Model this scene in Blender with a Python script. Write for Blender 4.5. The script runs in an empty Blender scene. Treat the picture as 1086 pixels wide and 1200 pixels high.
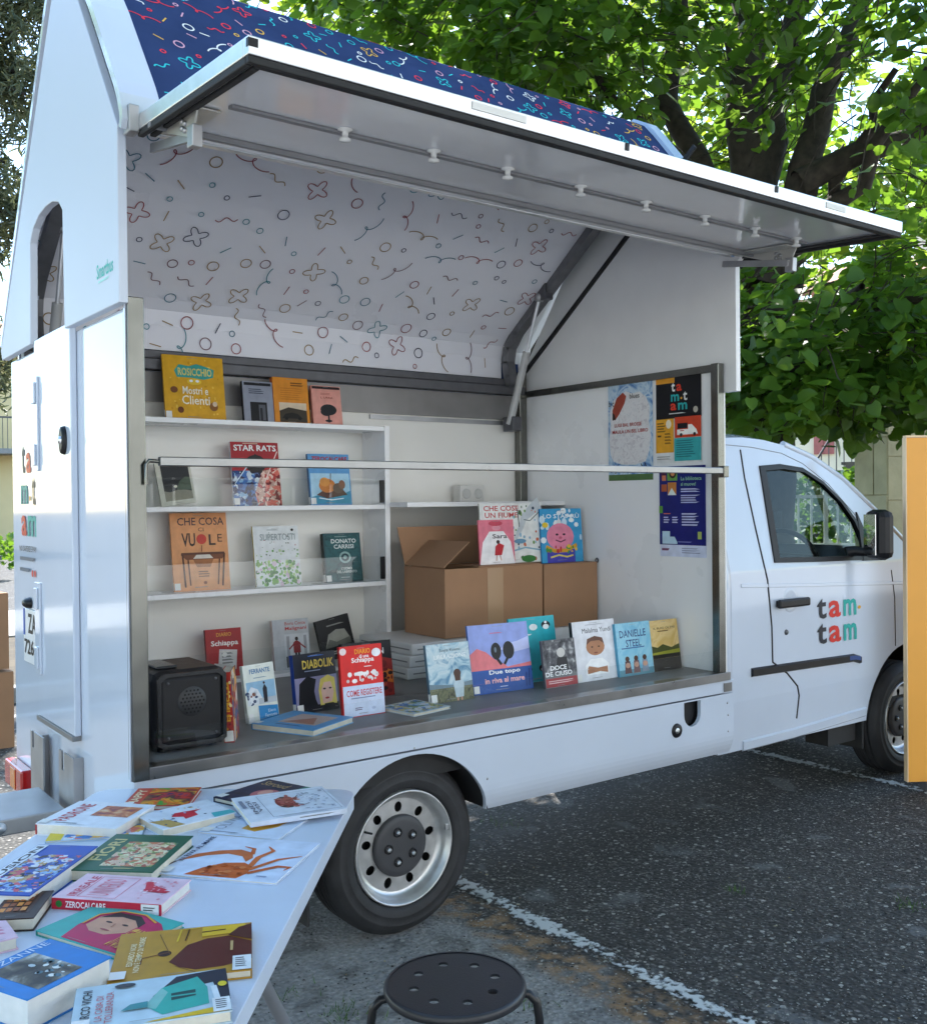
import bpy, bmesh, math, random
import numpy as np
from mathutils import Vector, Matrix
from mathutils.geometry import tessellate_polygon
rnd = random.Random(7)
scn = bpy.context.scene
col = scn.collection
rad = math.radians
# ------------------------------------------------------------------ camera
FPX = 1191.6
CAM = np.array([-1.0105, -3.0259, 1.5668])
_yaw, _pit, _rol = rad(36.558), rad(-0.5217), rad(-0.5634)
FW = np.array([math.sin(_yaw)*math.cos(_pit), math.cos(_yaw)*math.cos(_pit), math.sin(_pit)])
RT = np.array([math.cos(_yaw), -math.sin(_yaw), 0.0])
UP = np.cross(RT, FW)
RT, UP = math.cos(_rol)*RT+math.sin(_rol)*UP, -math.sin(_rol)*RT+math.cos(_rol)*UP
cd = bpy.data.cameras.new('camera'); cam = bpy.data.objects.new('camera', cd); col.objects.link(cam)
cd.sensor_fit = 'HORIZONTAL'; cd.sensor_width = 36; cd.lens = 36*FPX/1086; cd.clip_end = 2000; cd.clip_start = .05
cam.matrix_world = Matrix(((RT[0], UP[0], -FW[0], CAM[0]), (RT[1], UP[1], -FW[1], CAM[1]), (RT[2], UP[2], -FW[2], CAM[2]), (0, 0, 0, 1)))
scn.camera = cam
# ------------------------------------------------------------------ world, sun, exposure
SUN_EL, SUN_DIR = rad(48), Vector((.48, .877))      # horizontal direction towards the sun
SUN_DIR.normalize()
wd = bpy.data.worlds.new('World'); scn.world = wd; wd.use_nodes = True
nt = wd.node_tree; bg = nt.nodes['Background']
sky = nt.nodes.new('ShaderNodeTexSky'); sky.sky_type = 'NISHITA'; sky.sun_disc = False
sky.sun_elevation = SUN_EL; sky.sun_rotation = math.atan2(SUN_DIR.x, SUN_DIR.y)
sky.air_density = 1.4; sky.dust_density = .3; sky.ozone_density = 4.0
nt.links.new(sky.outputs[0], bg.inputs[0]); bg.inputs[1].default_value = 0.15
sl = bpy.data.lights.new('sun', 'SUN'); sl.energy = 4.0; sl.angle = rad(.53); sl.color = (1, .96, .89)
so = bpy.data.objects.new('sun', sl); col.objects.link(so); so.location = (6, 8, 20)
sdir = Vector((SUN_DIR.x*math.cos(SUN_EL), SUN_DIR.y*math.cos(SUN_EL), math.sin(SUN_EL)))
so.rotation_euler = (-sdir).to_track_quat('-Z', 'Y').to_euler()
vs = scn.view_settings; vs.view_transform = 'Standard'; vs.look = 'None'; vs.exposure = 1.78; vs.gamma = 1; vs.use_curve_mapping = False
scn.render.engine = 'CYCLES'; scn.cycles.use_denoising = True; scn.cycles.max_bounces = 10; scn.cycles.transparent_max_bounces = 24
scn.cycles.diffuse_bounces = 5; scn.cycles.caustics_reflective = False; scn.cycles.caustics_refractive = False
# ------------------------------------------------------------------ pixel -> place (photo pixel + a plane it touches)
def ray(a, b): return FW + RT*(a-543)/FPX + UP*(600-b)/FPX
def on(a, b, ax, v):
    d = ray(a, b); i = 'xyz'.index(ax); return CAM + (v-CAM[i])/d[i]*d
def at(a, b, depth): return CAM + depth*ray(a, b)
def pr(P):
    d = np.array(P, float)-CAM; k = d@FW; return 543+FPX*(d@RT)/k, 600-FPX*(d@UP)/k, k
# ------------------------------------------------------------------ materials
def lin(c):
    if isinstance(c, str):
        c = c.lstrip('#')
        if len(c) == 3: c = ''.join(x*2 for x in c)
        c = [int(c[i:i+2], 16)/255 for i in (0, 2, 4)]
        return tuple(((x+.055)/1.055)**2.4 if x > .04045 else x/12.92 for x in c)
    return tuple(c)
MATS = {}
def mat(key, color=(.5, .5, .5), rough=.5, metal=0., spec=.5, var=0., vscale=8., bump=0., bscale=200., coat=0., aniso=None):
    """principled material; var = procedural tone variation, bump = fine relief"""
    if key in MATS: return MATS[key]
    m = bpy.data.materials.new(key); m.use_nodes = True; MATS[key] = m
    t = m.node_tree; b = t.nodes['Principled BSDF']; c = lin(color)
    b.inputs['Base Color'].default_value = (*c, 1); b.inputs['Roughness'].default_value = rough
    b.inputs['Metallic'].default_value = metal; b.inputs['Specular IOR Level'].default_value = spec
    b.inputs['Coat Weight'].default_value = coat; b.inputs['Coat Roughness'].default_value = .04
    tc = t.nodes.new('ShaderNodeTexCoord')
    if var:
        n = t.nodes.new('ShaderNodeTexNoise'); n.inputs['Scale'].default_value = vscale; n.inputs['Detail'].default_value = 6
        r = t.nodes.new('ShaderNodeValToRGB')
        r.color_ramp.elements[0].position = .3; r.color_ramp.elements[1].position = .7
        r.color_ramp.elements[0].color = (*[x*(1-var) for x in c], 1); r.color_ramp.elements[1].color = (*[min(1, x*(1+var)) for x in c], 1)
        t.links.new(tc.outputs['Object'], n.inputs['Vector']); t.links.new(n.outputs[0], r.inputs[0]); t.links.new(r.outputs[0], b.inputs['Base Color'])
        mr = t.nodes.new('ShaderNodeMapRange'); mr.inputs[3].default_value = max(0, rough-.08*min(1, rough*3)); mr.inputs[4].default_value = min(1, rough+.08*min(1, rough*3))
        t.links.new(n.outputs[0], mr.inputs[0]); t.links.new(mr.outputs[0], b.inputs['Roughness'])
    if bump:
        n2 = t.nodes.new('ShaderNodeTexNoise'); n2.inputs['Scale'].default_value = bscale; n2.inputs['Detail'].default_value = 4
        if aniso:
            mp = t.nodes.new('ShaderNodeMapping'); mp.inputs['Scale'].default_value = aniso
            t.links.new(tc.outputs['Object'], mp.inputs[0]); t.links.new(mp.outputs[0], n2.inputs['Vector'])
        else: t.links.new(tc.outputs['Object'], n2.inputs['Vector'])
        bp = t.nodes.new('ShaderNodeBump'); bp.inputs['Strength'].default_value = bump; bp.inputs['Distance'].default_value = .004
        t.links.new(n2.outputs[0], bp.inputs['Height']); t.links.new(bp.outputs[0], b.inputs['Normal'])
    return m
def ink(c, matt=False):
    """flat print colour"""
    if matt: return mat('matt_ink_'+c.lstrip('#'), c, .7, spec=0., var=.05, vscale=60)
    return mat('ink_'+c.lstrip('#'), c, .42, spec=.3, var=.11, vscale=26)
def pic(cols, scale=30, dist=1.5):
    """flat printed picture: procedural blotches of several inks"""
    key = 'pic_'+'_'.join(c.lstrip('#') for c in cols)+'_%g' % scale
    if key in MATS: return MATS[key]
    m = bpy.data.materials.new(key); m.use_nodes = True; MATS[key] = m
    t = m.node_tree; b = t.nodes['Principled BSDF']; b.inputs['Roughness'].default_value = .45; b.inputs['Specular IOR Level'].default_value = .28
    tc = t.nodes.new('ShaderNodeTexCoord'); n = t.nodes.new('ShaderNodeTexNoise')
    n.inputs['Scale'].default_value = scale; n.inputs['Detail'].default_value = 5; n.inputs['Distortion'].default_value = dist
    r = t.nodes.new('ShaderNodeValToRGB'); cr = r.color_ramp
    k = len(cols); es = [.32+.36*i/(k-1) for i in range(k)]
    while len(cr.elements) > 1: cr.elements.remove(cr.elements[-1])
    cr.elements[0].position = es[0]; cr.elements[0].color = (*lin(cols[0]), 1)
    for p, c in zip(es[1:], cols[1:]):
        e = cr.elements.new(p); e.color = (*lin(c), 1)
    t.links.new(tc.outputs['Object'], n.inputs['Vector']); t.links.new(n.outputs[0], r.inputs[0]); t.links.new(r.outputs[0], b.inputs['Base Color'])
    return m
def comic(cols, scale=60):
    """flat printed crowd of little colour patches"""
    key = 'comic_'+'_'.join(c.lstrip('#') for c in cols)+'_%g' % scale
    if key in MATS: return MATS[key]
    m = bpy.data.materials.new(key); m.use_nodes = True; MATS[key] = m
    t = m.node_tree; L = t.links.new; b = t.nodes['Principled BSDF']; b.inputs['Roughness'].default_value = .45; b.inputs['Specular IOR Level'].default_value = .28
    tc = t.nodes.new('ShaderNodeTexCoord'); n = t.nodes.new('ShaderNodeTexNoise'); n.inputs['Scale'].default_value = scale*.9; n.inputs['Detail'].default_value = 3; L(tc.outputs['Object'], n.inputs['Vector'])
    ad = t.nodes.new('ShaderNodeMixRGB'); ad.blend_type = 'LINEAR_LIGHT'; ad.inputs[0].default_value = .018; L(tc.outputs['Object'], ad.inputs[1]); L(n.outputs['Color'], ad.inputs[2])
    v = t.nodes.new('ShaderNodeTexVoronoi'); v.inputs['Scale'].default_value = scale; L(ad.outputs[0], v.inputs['Vector'])
    r = t.nodes.new('ShaderNodeValToRGB'); cr = r.color_ramp; cr.interpolation = 'CONSTANT'; k = len(cols)
    while len(cr.elements) > 1: cr.elements.remove(cr.elements[-1])
    cr.elements[0].position = 0; cr.elements[0].color = (*lin(cols[0]), 1)
    for i, c in enumerate(cols[1:]):
        e = cr.elements.new((i+1)/k); e.color = (*lin(c), 1)
    sp = t.nodes.new('ShaderNodeSeparateColor'); L(v.outputs['Color'], sp.inputs[0]); L(sp.outputs[0], r.inputs[0])
    n2 = t.nodes.new('ShaderNodeTexNoise'); n2.inputs['Scale'].default_value = scale*3; L(tc.outputs['Object'], n2.inputs['Vector'])
    mx = t.nodes.new('ShaderNodeMixRGB'); mx.blend_type = 'OVERLAY'; mx.inputs[0].default_value = .55; L(r.outputs[0], mx.inputs[1]); L(n2.outputs[0], mx.inputs[2]); L(mx.outputs[0], b.inputs['Base Color'])
    return m
def glass(key, tint=(1, 1, 1), refl=1.0, rough=0.0):
    """thin sheet: clear transmission plus fresnel reflection"""
    if key in MATS: return MATS[key]
    m = bpy.data.materials.new(key); m.use_nodes = True; MATS[key] = m
    t = m.node_tree; t.nodes.remove(t.nodes['Principled BSDF']); o = t.nodes['Material Output']
    tr = t.nodes.new('ShaderNodeBsdfTransparent'); tr.inputs[0].default_value = (*tint, 1)
    gl = t.nodes.new('ShaderNodeBsdfGlossy'); gl.inputs['Roughness'].default_value = rough; gl.inputs[0].default_value = (refl, refl, refl, 1)
    lw = t.nodes.new('ShaderNodeLayerWeight'); pw = t.nodes.new('ShaderNodeMath'); pw.operation = 'POWER'; pw.inputs[1].default_value = 4.5; t.links.new(lw.outputs['Facing'], pw.inputs[0])
    fr = t.nodes.new('ShaderNodeMath'); fr.operation = 'MULTIPLY_ADD'; fr.inputs[1].default_value = .6; fr.inputs[2].default_value = .02; t.links.new(pw.outputs[0], fr.inputs[0])
    mx = t.nodes.new('ShaderNodeMixShader')
    t.links.new(fr.outputs[0], mx.inputs[0]); t.links.new(tr.outputs[0], mx.inputs[1]); t.links.new(gl.outputs[0], mx.inputs[2]); t.links.new(mx.outputs[0], o.inputs[0])
    return m
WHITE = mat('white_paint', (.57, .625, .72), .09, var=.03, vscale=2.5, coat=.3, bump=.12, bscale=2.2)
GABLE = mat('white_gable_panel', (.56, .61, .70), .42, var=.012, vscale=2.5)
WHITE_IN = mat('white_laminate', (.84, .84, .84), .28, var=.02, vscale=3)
CREAM_IN = mat('cream_laminate', (.82, .80, .75), .35, var=.03, vscale=3)
STEEL = mat('brushed_steel', (.17, .17, .155), .22, 1., var=.12, vscale=12, bump=.08, bscale=60, aniso=(1, 1, .05))
STEELX = mat('brushed_steel_bar', (.25, .25, .248), .3, 1., var=.1, vscale=10, bump=.06, bscale=60, aniso=(.05, 1, 1))
ALU = mat('aluminium', (.72, .73, .74), .35, 1., var=.08, vscale=15)
ALUD = mat('dull_aluminium', (.42, .42, .43), .45, .9, var=.12, vscale=10)
BLACKP = mat('black_plastic', (.008, .008, .010), .40, spec=.3, var=.2, vscale=30, bump=.1, bscale=400)
RUBBER = mat('black_rubber', (.016, .016, .017), .7, var=.3, vscale=20, bump=.15, bscale=300)
TYRE = mat('tyre_rubber', (.022, .022, .024), .68, var=.35, vscale=14, bump=.2, bscale=120)
DGREY = mat('dark_grey_metal', (.10, .10, .11), .45, .3, var=.15, vscale=20)
PAGE = mat('paper_pages', (.72, .67, .55), .9, var=.08, vscale=40, bump=.4, bscale=300, aniso=(1, 8, 1))
PAGEW = mat('white_paper_pages', (.78, .76, .70), .9, var=.06, vscale=40, bump=.4, bscale=300, aniso=(1, 8, 1))
# ------------------------------------------------------------------ mesh helpers
class MB:
    """collects shapes into one mesh"""
    def __init__(s): s.v = []; s.f = []; s.m = []; s.sm = []; s.mats = []; s.cur = 0
    def use(s, m):
        if m not in s.mats: s.mats.append(m)
        s.cur = s.mats.index(m); return s
    def add(s, vs, fs, smooth=False):
        k = len(s.v); s.v += [tuple(map(float, p)) for p in vs]
        for f in fs: s.f.append([i+k for i in f]); s.m.append(s.cur); s.sm.append(smooth)
        return s
    def box(s, a, b, bev=0.):
        x0, y0, z0 = [min(p, q) for p, q in zip(a, b)]; x1, y1, z1 = [max(p, q) for p, q in zip(a, b)]
        if bev <= 0:
            vs = [(x0, y0, z0), (x1, y0, z0), (x1, y1, z0), (x0, y1, z0), (x0, y0, z1), (x1, y0, z1), (x1, y1, z1), (x0, y1, z1)]
            fs = [(0, 3, 2, 1), (4, 5, 6, 7), (0, 1, 5, 4), (1, 2, 6, 5), (2, 3, 7, 6), (3, 0, 4, 7)]
            return s.add(vs, fs)
        bm = bmesh.new(); bmesh.ops.create_cube(bm, size=1)
        for v in bm.verts: v.co = Vector(((x0+x1)/2+v.co.x*(x1-x0), (y0+y1)/2+v.co.y*(y1-y0), (z0+z1)/2+v.co.z*(z1-z0)))
        bmesh.ops.bevel(bm, geom=bm.edges[:], offset=bev, segments=2, affect='EDGES', profile=.5)
        return s.bm(bm)
    def bm(s, bm, smooth=False):
        bm.verts.index_update()
        s.add([v.co[:] for v in bm.verts], [[v.index for v in f.verts] for f in bm.faces], smooth); bm.free(); return s
    def tube(s, pts, r, n=8, cap=True, smooth=True):
        pts = [Vector(p) for p in pts]; rs = r if isinstance(r, (list, tuple)) else [r]*len(pts)
        vs = []; fs = []; prev = None
        for i, p in enumerate(pts):
            d = (pts[min(i+1, len(pts)-1)]-pts[max(i-1, 0)]).normalized()
            if prev is None:
                a = Vector((0, 0, 1)) if abs(d.z) < .9 else Vector((1, 0, 0)); prev = d.cross(a).normalized()
            e1 = (prev-d*prev.dot(d)).normalized(); e2 = d.cross(e1); prev = e1
            for k in range(n):
                t = 2*math.pi*k/n; vs.append(p+(e1*math.cos(t)+e2*math.sin(t))*rs[i])
        for i in range(len(pts)-1):
            for k in range(n): fs.append((i*n+k, i*n+(k+1) % n, (i+1)*n+(k+1) % n, (i+1)*n+k))
        s.add(vs, fs, smooth)
        if cap:
            q = len(pts)-1
            s.add(vs[:n], [tuple(range(n))[::-1]]); s.add(vs[q*n:], [tuple(range(n))])
        return s
    def cyl(s, a, b, r, n=24, smooth=True): return s.tube([a, b], r, n, True, smooth)
    def bar(s, a, b, w, h, upv=(0, 0, 1)):
        a, b = Vector(a), Vector(b); d = (b-a).normalized(); sd = d.cross(Vector(upv)).normalized(); u = sd.cross(d)
        vs = [p+sd*x*w/2+u*y*h/2 for p in (a, b) for x, y in ((-1, -1), (1, -1), (1, 1), (-1, 1))]
        return s.add(vs, [(0, 1, 2, 3), (7, 6, 5, 4), (0, 4, 5, 1), (1, 5, 6, 2), (2, 6, 7, 3), (3, 7, 4, 0)])
    def lathe(s, prof, c, ax='y', n=48, smooth=True):
        """prof: (radius, along axis)"""
        vs = []; fs = []
        for (r_, h) in prof:
            for k in range(n):
                t = 2*math.pi*k/n; a, b = r_*math.cos(t), r_*math.sin(t)
                vs.append({'y': (c[0]+a, c[1]+h, c[2]+b), 'z': (c[0]+a, c[1]+b, c[2]+h), 'x': (c[0]+h, c[1]+a, c[2]+b)}[ax])
        for i in range(len(prof)-1):
            for k in range(n): fs.append((i*n+k, i*n+(k+1) % n, (i+1)*n+(k+1) % n, (i+1)*n+k))
        return s.add(vs, fs, smooth)
    def plate(s, loops, fn0, fn1):
        """flat plate from 2D loops (outer, holes...), front by fn0(p), back by fn1(p)"""
        flat = [p for l in loops for p in l]
        tris = tessellate_polygon([[Vector((p[0], p[1], 0)) for p in l] for l in loops])
        n = len(flat); vs = [fn0(p) for p in flat]+[fn1(p) for p in flat]
        fs = [tuple(t) for t in tris]+[tuple(i+n for i in t[::-1]) for t in tris]
        s.add(vs, fs)
        k = 0
        for l in loops:
            m = len(l); s.add([vs[k+i] for i in range(m)]+[vs[n+k+i] for i in range(m)], [(i, (i+1) % m, m+(i+1) % m, m+i) for i in range(m)]); k += m
        return s
    def sheet(s, loop, fn):
        tris = tessellate_polygon([[Vector((p[0], p[1], 0)) for p in loop]])
        return s.add([fn(p) for p in loop], [tuple(t) for t in tris])
    def grid(s, P, smooth=True):
        n, m = len(P), len(P[0]); vs = [q for r_ in P for q in r_]
        return s.add(vs, [(i*m+j, i*m+j+1, (i+1)*m+j+1, (i+1)*m+j) for i in range(n-1) for j in range(m-1)], smooth)
    def build(s, name, m=None, parent=None, recalc=True, bev=0.):
        me = bpy.data.meshes.new(name); me.from_pydata(s.v, [], s.f)
        mats = s.mats or [m]
        for x in mats: me.materials.append(x)
        me.polygons.foreach_set('material_index', s.m); me.polygons.foreach_set('use_smooth', s.sm)
        if recalc or bev:
            bm = bmesh.new(); bm.from_mesh(me)
            if bev:
                bmesh.ops.remove_doubles(bm, verts=bm.verts, dist=1e-5)
            if recalc: bmesh.ops.recalc_face_normals(bm, faces=bm.faces)
            if bev:
                es = [e for e in bm.edges if len(e.link_faces) == 2 and e.calc_face_angle() > .6]
                bmesh.ops.bevel(bm, geom=es, offset=bev, segments=2, affect='EDGES', profile=.5, clamp_overlap=True)
            bm.to_mesh(me); bm.free()
        me.update()
        o = bpy.data.objects.new(name, me); col.objects.link(o)
        if parent: o.parent = parent
        return o
def B(name, m, a, b, parent=None, bev=0.): return MB().box(a, b, bev).build(name, m, parent)
def tag(o, label=None, cat=None, group=None, kind=None):
    if label: o['label'] = label
    if cat: o['category'] = cat
    if group: o['group'] = group
    if kind: o['kind'] = kind
    return o
def thing(name, label, cat, loc=(0, 0, 0), group=None):
    o = bpy.data.objects.new(name, None); o.empty_display_size = .1; col.objects.link(o); o.location = Vector(loc)
    return tag(o, label, cat, group)
def circ(cx, cy, rx, ry=None, n=20, a0=0, a1=2*math.pi):
    ry = ry or rx; full = abs(a1-a0-2*math.pi) < 1e-6
    return [(cx+rx*math.cos(a0+(a1-a0)*i/(n if full else n-1)), cy+ry*math.sin(a0+(a1-a0)*i/(n if full else n-1))) for i in range(n)]
_TX = {}
def text2d(body, bold=.0):
    """letters as flat triangles in the unit box; returns verts (0..1,0..1), faces, aspect"""
    k = (body, bold)
    if k in _TX: return _TX[k]
    cu = bpy.data.curves.new('letters', 'FONT'); cu.body = body; cu.size = 1; cu.offset = bold; cu.resolution_u = 2; cu.space_line = .95; cu.align_x = 'CENTER'
    o = bpy.data.objects.new('letters', cu); me = bpy.data.meshes.new_from_object(o)
    vs = np.array([v.co[:2] for v in me.vertices]) if len(me.vertices) else np.zeros((1, 2)); fs = [list(p.vertices) for p in me.polygons]
    bpy.data.objects.remove(o); bpy.data.curves.remove(cu); bpy.data.meshes.remove(me)
    lo, hi = vs.min(0), vs.max(0); sz = np.maximum(hi-lo, 1e-4)
    _TX[k] = ((vs-lo)/sz, fs, sz[0]/sz[1]); return _TX[k]
class Art:
    """flat print on a w x h sheet: fn(u,v,layer) -> local point"""
    def __init__(s, w, h, fn): s.w, s.h, s.fn = w, h, fn; s.art = MB(); s.txt = MB(); s.l = 1
    def run(s, ops):
        for op in ops:
            k = op[0]
            if k == 'R': s.poly([(op[1], op[2]), (op[3], op[2]), (op[3], op[4]), (op[1], op[4])], op[5])
            elif k == 'E': s.poly(circ(op[1], op[2], op[3], op[4], 18), op[5])
            elif k == 'P': s.poly(op[1], op[2])
            elif k == 'L': s.line(op[1], op[2], op[3])
            elif k == 'T': s.text(op[1], op[2:6], op[6], op[7] if len(op) > 7 else .02)
            elif k == 'V': s.text(op[1], op[2:6], op[6], op[7] if len(op) > 7 else .01, True)
            elif k == 'B':                                              # lines of unreadable small print
                x0, y0, x1, y1, n, c = op[1:7]; r2 = random.Random(n*7+int(x0*100))
                for i in range(n):
                    y = y1-(y1-y0)*i/max(1, n); s.poly([(x0, y-(y1-y0)/n*.5), (x0+(x1-x0)*r2.uniform(.65, 1), y-(y1-y0)/n*.5), (x0+(x1-x0)*r2.uniform(.65, 1), y), (x0, y)], c, False)
                s.l += 1
            elif k == 'S':                                              # scatter of dabs
                x0, y0, x1, y1, n, r_, cs = op[1:8]; r2 = random.Random(n+int(x0*91)+int(y1*37))
                for i in range(n):
                    rr = r_*r2.uniform(.5, 1.3); a = r2.uniform(0, 3)
                    s.poly([(x+0, y) for x, y in circ(r2.uniform(x0, x1), r2.uniform(y0, y1), rr*r2.uniform(.6, 1.4), rr*s.w/s.h*r2.uniform(.6, 1.4), 7, a, a+2*math.pi)], r2.choice(cs), False)
                    if i % 12 == 11: s.l += 1
                s.l += 1
        return s
    def m(s, c): return ink(c) if isinstance(c, str) else c
    def poly(s, pts, c, step=True):
        s.art.use(s.m(c)); L = s.l; s.art.sheet(pts, lambda p: s.fn(p[0], p[1], L))
        if step: s.l += 1
    def line(s, pts, w, c):
        L = []; R_ = []
        for i, p in enumerate(pts):
            a = pts[max(0, i-1)]; b = pts[min(len(pts)-1, i+1)]; dx, dy = (b[0]-a[0])*s.w, (b[1]-a[1])*s.h; d = math.hypot(dx, dy) or 1
            ww = w if not isinstance(w, (list, tuple)) else w[i]
            L.append((p[0]-dy/d*ww/2, p[1]+dx/d*ww/2*s.w/s.h)); R_.append((p[0]+dy/d*ww/2, p[1]-dx/d*ww/2*s.w/s.h))
        s.art.use(s.m(c)); n = len(pts); LL = s.l
        s.art.add([s.fn(*p, LL) for p in L+R_], [(i, i+1, n+i+1, n+i) for i in range(n-1)]); s.l += 1
    def text(s, body, box, c, bold, up=False):
        vs, fs, _ = text2d(body, bold); x0, y0, x1, y1 = box; s.txt.use(s.m(c)); L = s.l
        if up: s.txt.add([s.fn(x1-(x1-x0)*p[1], y0+(y1-y0)*p[0], L) for p in vs], fs)      # reads upwards
        else: s.txt.add([s.fn(x0+(x1-x0)*p[0], y0+(y1-y0)*p[1], L) for p in vs], fs)
        s.l += 1
    def build(s, parent, art='cover_art', txt='title'):
        if s.art.f: s.art.build(art, None, parent, False)
        if s.txt.f: s.txt.build(txt, None, parent, False)
# ================================================================== the setting
def node(t, typ, **kw):
    n = t.nodes.new(typ)
    for k, v in kw.items():
        if k in n.inputs: n.inputs[k].default_value = v
        else: setattr(n, k, v)
    return n
def asphalt_mat():
    m = bpy.data.materials.new('asphalt'); m.use_nodes = True; t = m.node_tree; L = t.links.new; b = t.nodes['Principled BSDF']
    geo = node(t, 'ShaderNodeNewGeometry'); P = geo.outputs['Position']
    def noise(sc, det=4, dist=0.):
        n = node(t, 'ShaderNodeTexNoise'); n.inputs['Scale'].default_value = sc; n.inputs['Detail'].default_value = det; n.inputs['Distortion'].default_value = dist; L(P, n.inputs['Vector']); return n.outputs[0]
    def ramp(src, p0, c0, p1, c1):
        r = node(t, 'ShaderNodeValToRGB'); e = r.color_ramp.elements; e[0].position = p0; e[0].color = (*c0, 1); e[1].position = p1; e[1].color = (*c1, 1); L(src, r.inputs[0]); return r.outputs[0]
    def mix(f, a, c, bt='MIX'):
        n = node(t, 'ShaderNodeMix', data_type='RGBA', blend_type=bt)
        for i, x in ((0, f), (6, a), (7, c)):
            if hasattr(x, 'links'): L(x, n.inputs[i])
            elif i == 0: n.inputs[0].default_value = x
            else: n.inputs[i].default_value = (*x, 1)
        return n.outputs[2]
    def math_(op, a, c):
        n = node(t, 'ShaderNodeMath', operation=op)
        for i, x in enumerate((a, c)):
            if hasattr(x, 'links'): L(x, n.inputs[i])
            else: n.inputs[i].default_value = x
        return n.outputs[0]
    # aggregate stones, each its own tone
    v = node(t, 'ShaderNodeTexVoronoi'); v.inputs['Scale'].default_value = 62; L(P, v.inputs['Vector'])
    v2 = node(t, 'ShaderNodeTexVoronoi'); v2.inputs['Scale'].default_value = 34; L(P, v2.inputs['Vector'])
    sep = node(t, 'ShaderNodeSeparateColor'); L(v.outputs['Color'], sep.inputs[0])
    sep2 = node(t, 'ShaderNodeSeparateColor'); L(v2.outputs['Color'], sep2.inputs[0])
    base = ramp(noise(1.1, 4), .30, (.034, .031, .029), .75, (.056, .052, .048))
    stone = ramp(sep.outputs[0], .42, (.024, .022, .021), 1., (.24, .225, .205))
    c = mix(math_('MULTIPLY', ramp(v.outputs['Distance'], .3, (1, 1, 1), .55, (0, 0, 0)), .9), base, stone)
    pale = math_('MULTIPLY', math_('GREATER_THAN', sep2.outputs[1], .84), math_('LESS_THAN', v2.outputs['Distance'], .30))
    c = mix(math_('MULTIPLY', pale, .9), c, (.42, .40, .36))
    # worn dusty older paving left of the bay line, patches, tan stain beside the line
    sx = node(t, 'ShaderNodeSeparateXYZ'); L(P, sx.inputs[0]); X_ = sx.outputs[0]; Y_ = sx.outputs[1]
    wob = math_('MULTIPLY', math_('SUBTRACT', noise(4.5, 5), .5), .55)
    left = ramp(math_('MULTIPLY', math_('ADD', X_, wob), .25), .295, (1, 1, 1), .335, (0, 0, 0))
    near = ramp(Y_, .25, (1, 1, 1), .9, (0, 0, 0))
    dust = ramp(noise(7, 9, .3), .30, (.25, .25, .25), .50, (1, 1, 1))
    dustc = ramp(noise(60, 3), .3, (.22, .215, .21), .75, (.46, .45, .435))
    c = mix(math_('MULTIPLY', math_('MULTIPLY', left, near), math_('MULTIPLY', dust, .85)), c, dustc)
    stain_d = math_('ABSOLUTE', math_('SUBTRACT', math_('ADD', X_, math_('MULTIPLY', wob, .35)), 1.30), 0.)
    st = ramp(stain_d, .04, (1, 1, 1), .12, (0, 0, 0))
    stn = ramp(noise(16, 9, .2), .42, (0, 0, 0), .60, (1, 1, 1))
    c = mix(math_('MULTIPLY', math_('MULTIPLY', st, near), math_('MULTIPLY', stn, .75)), c, (.34, .20, .095))
    blot = ramp(noise(3.4, 7, .5), .62, (0, 0, 0), .68, (1, 1, 1))
    c = mix(math_('MULTIPLY', blot, .45), c, (.20, .205, .21))
    L(c, b.inputs['Base Color']); b.inputs['Roughness'].default_value = .85
    bp = node(t, 'ShaderNodeBump'); bp.inputs['Strength'].default_value = .9; bp.inputs['Distance'].default_value = .006
    L(math_('ADD', v.outputs['Distance'], math_('MULTIPLY', noise(30, 4), .6)), bp.inputs['Height']); L(bp.outputs[0], b.inputs['Normal'])
    return m
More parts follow.
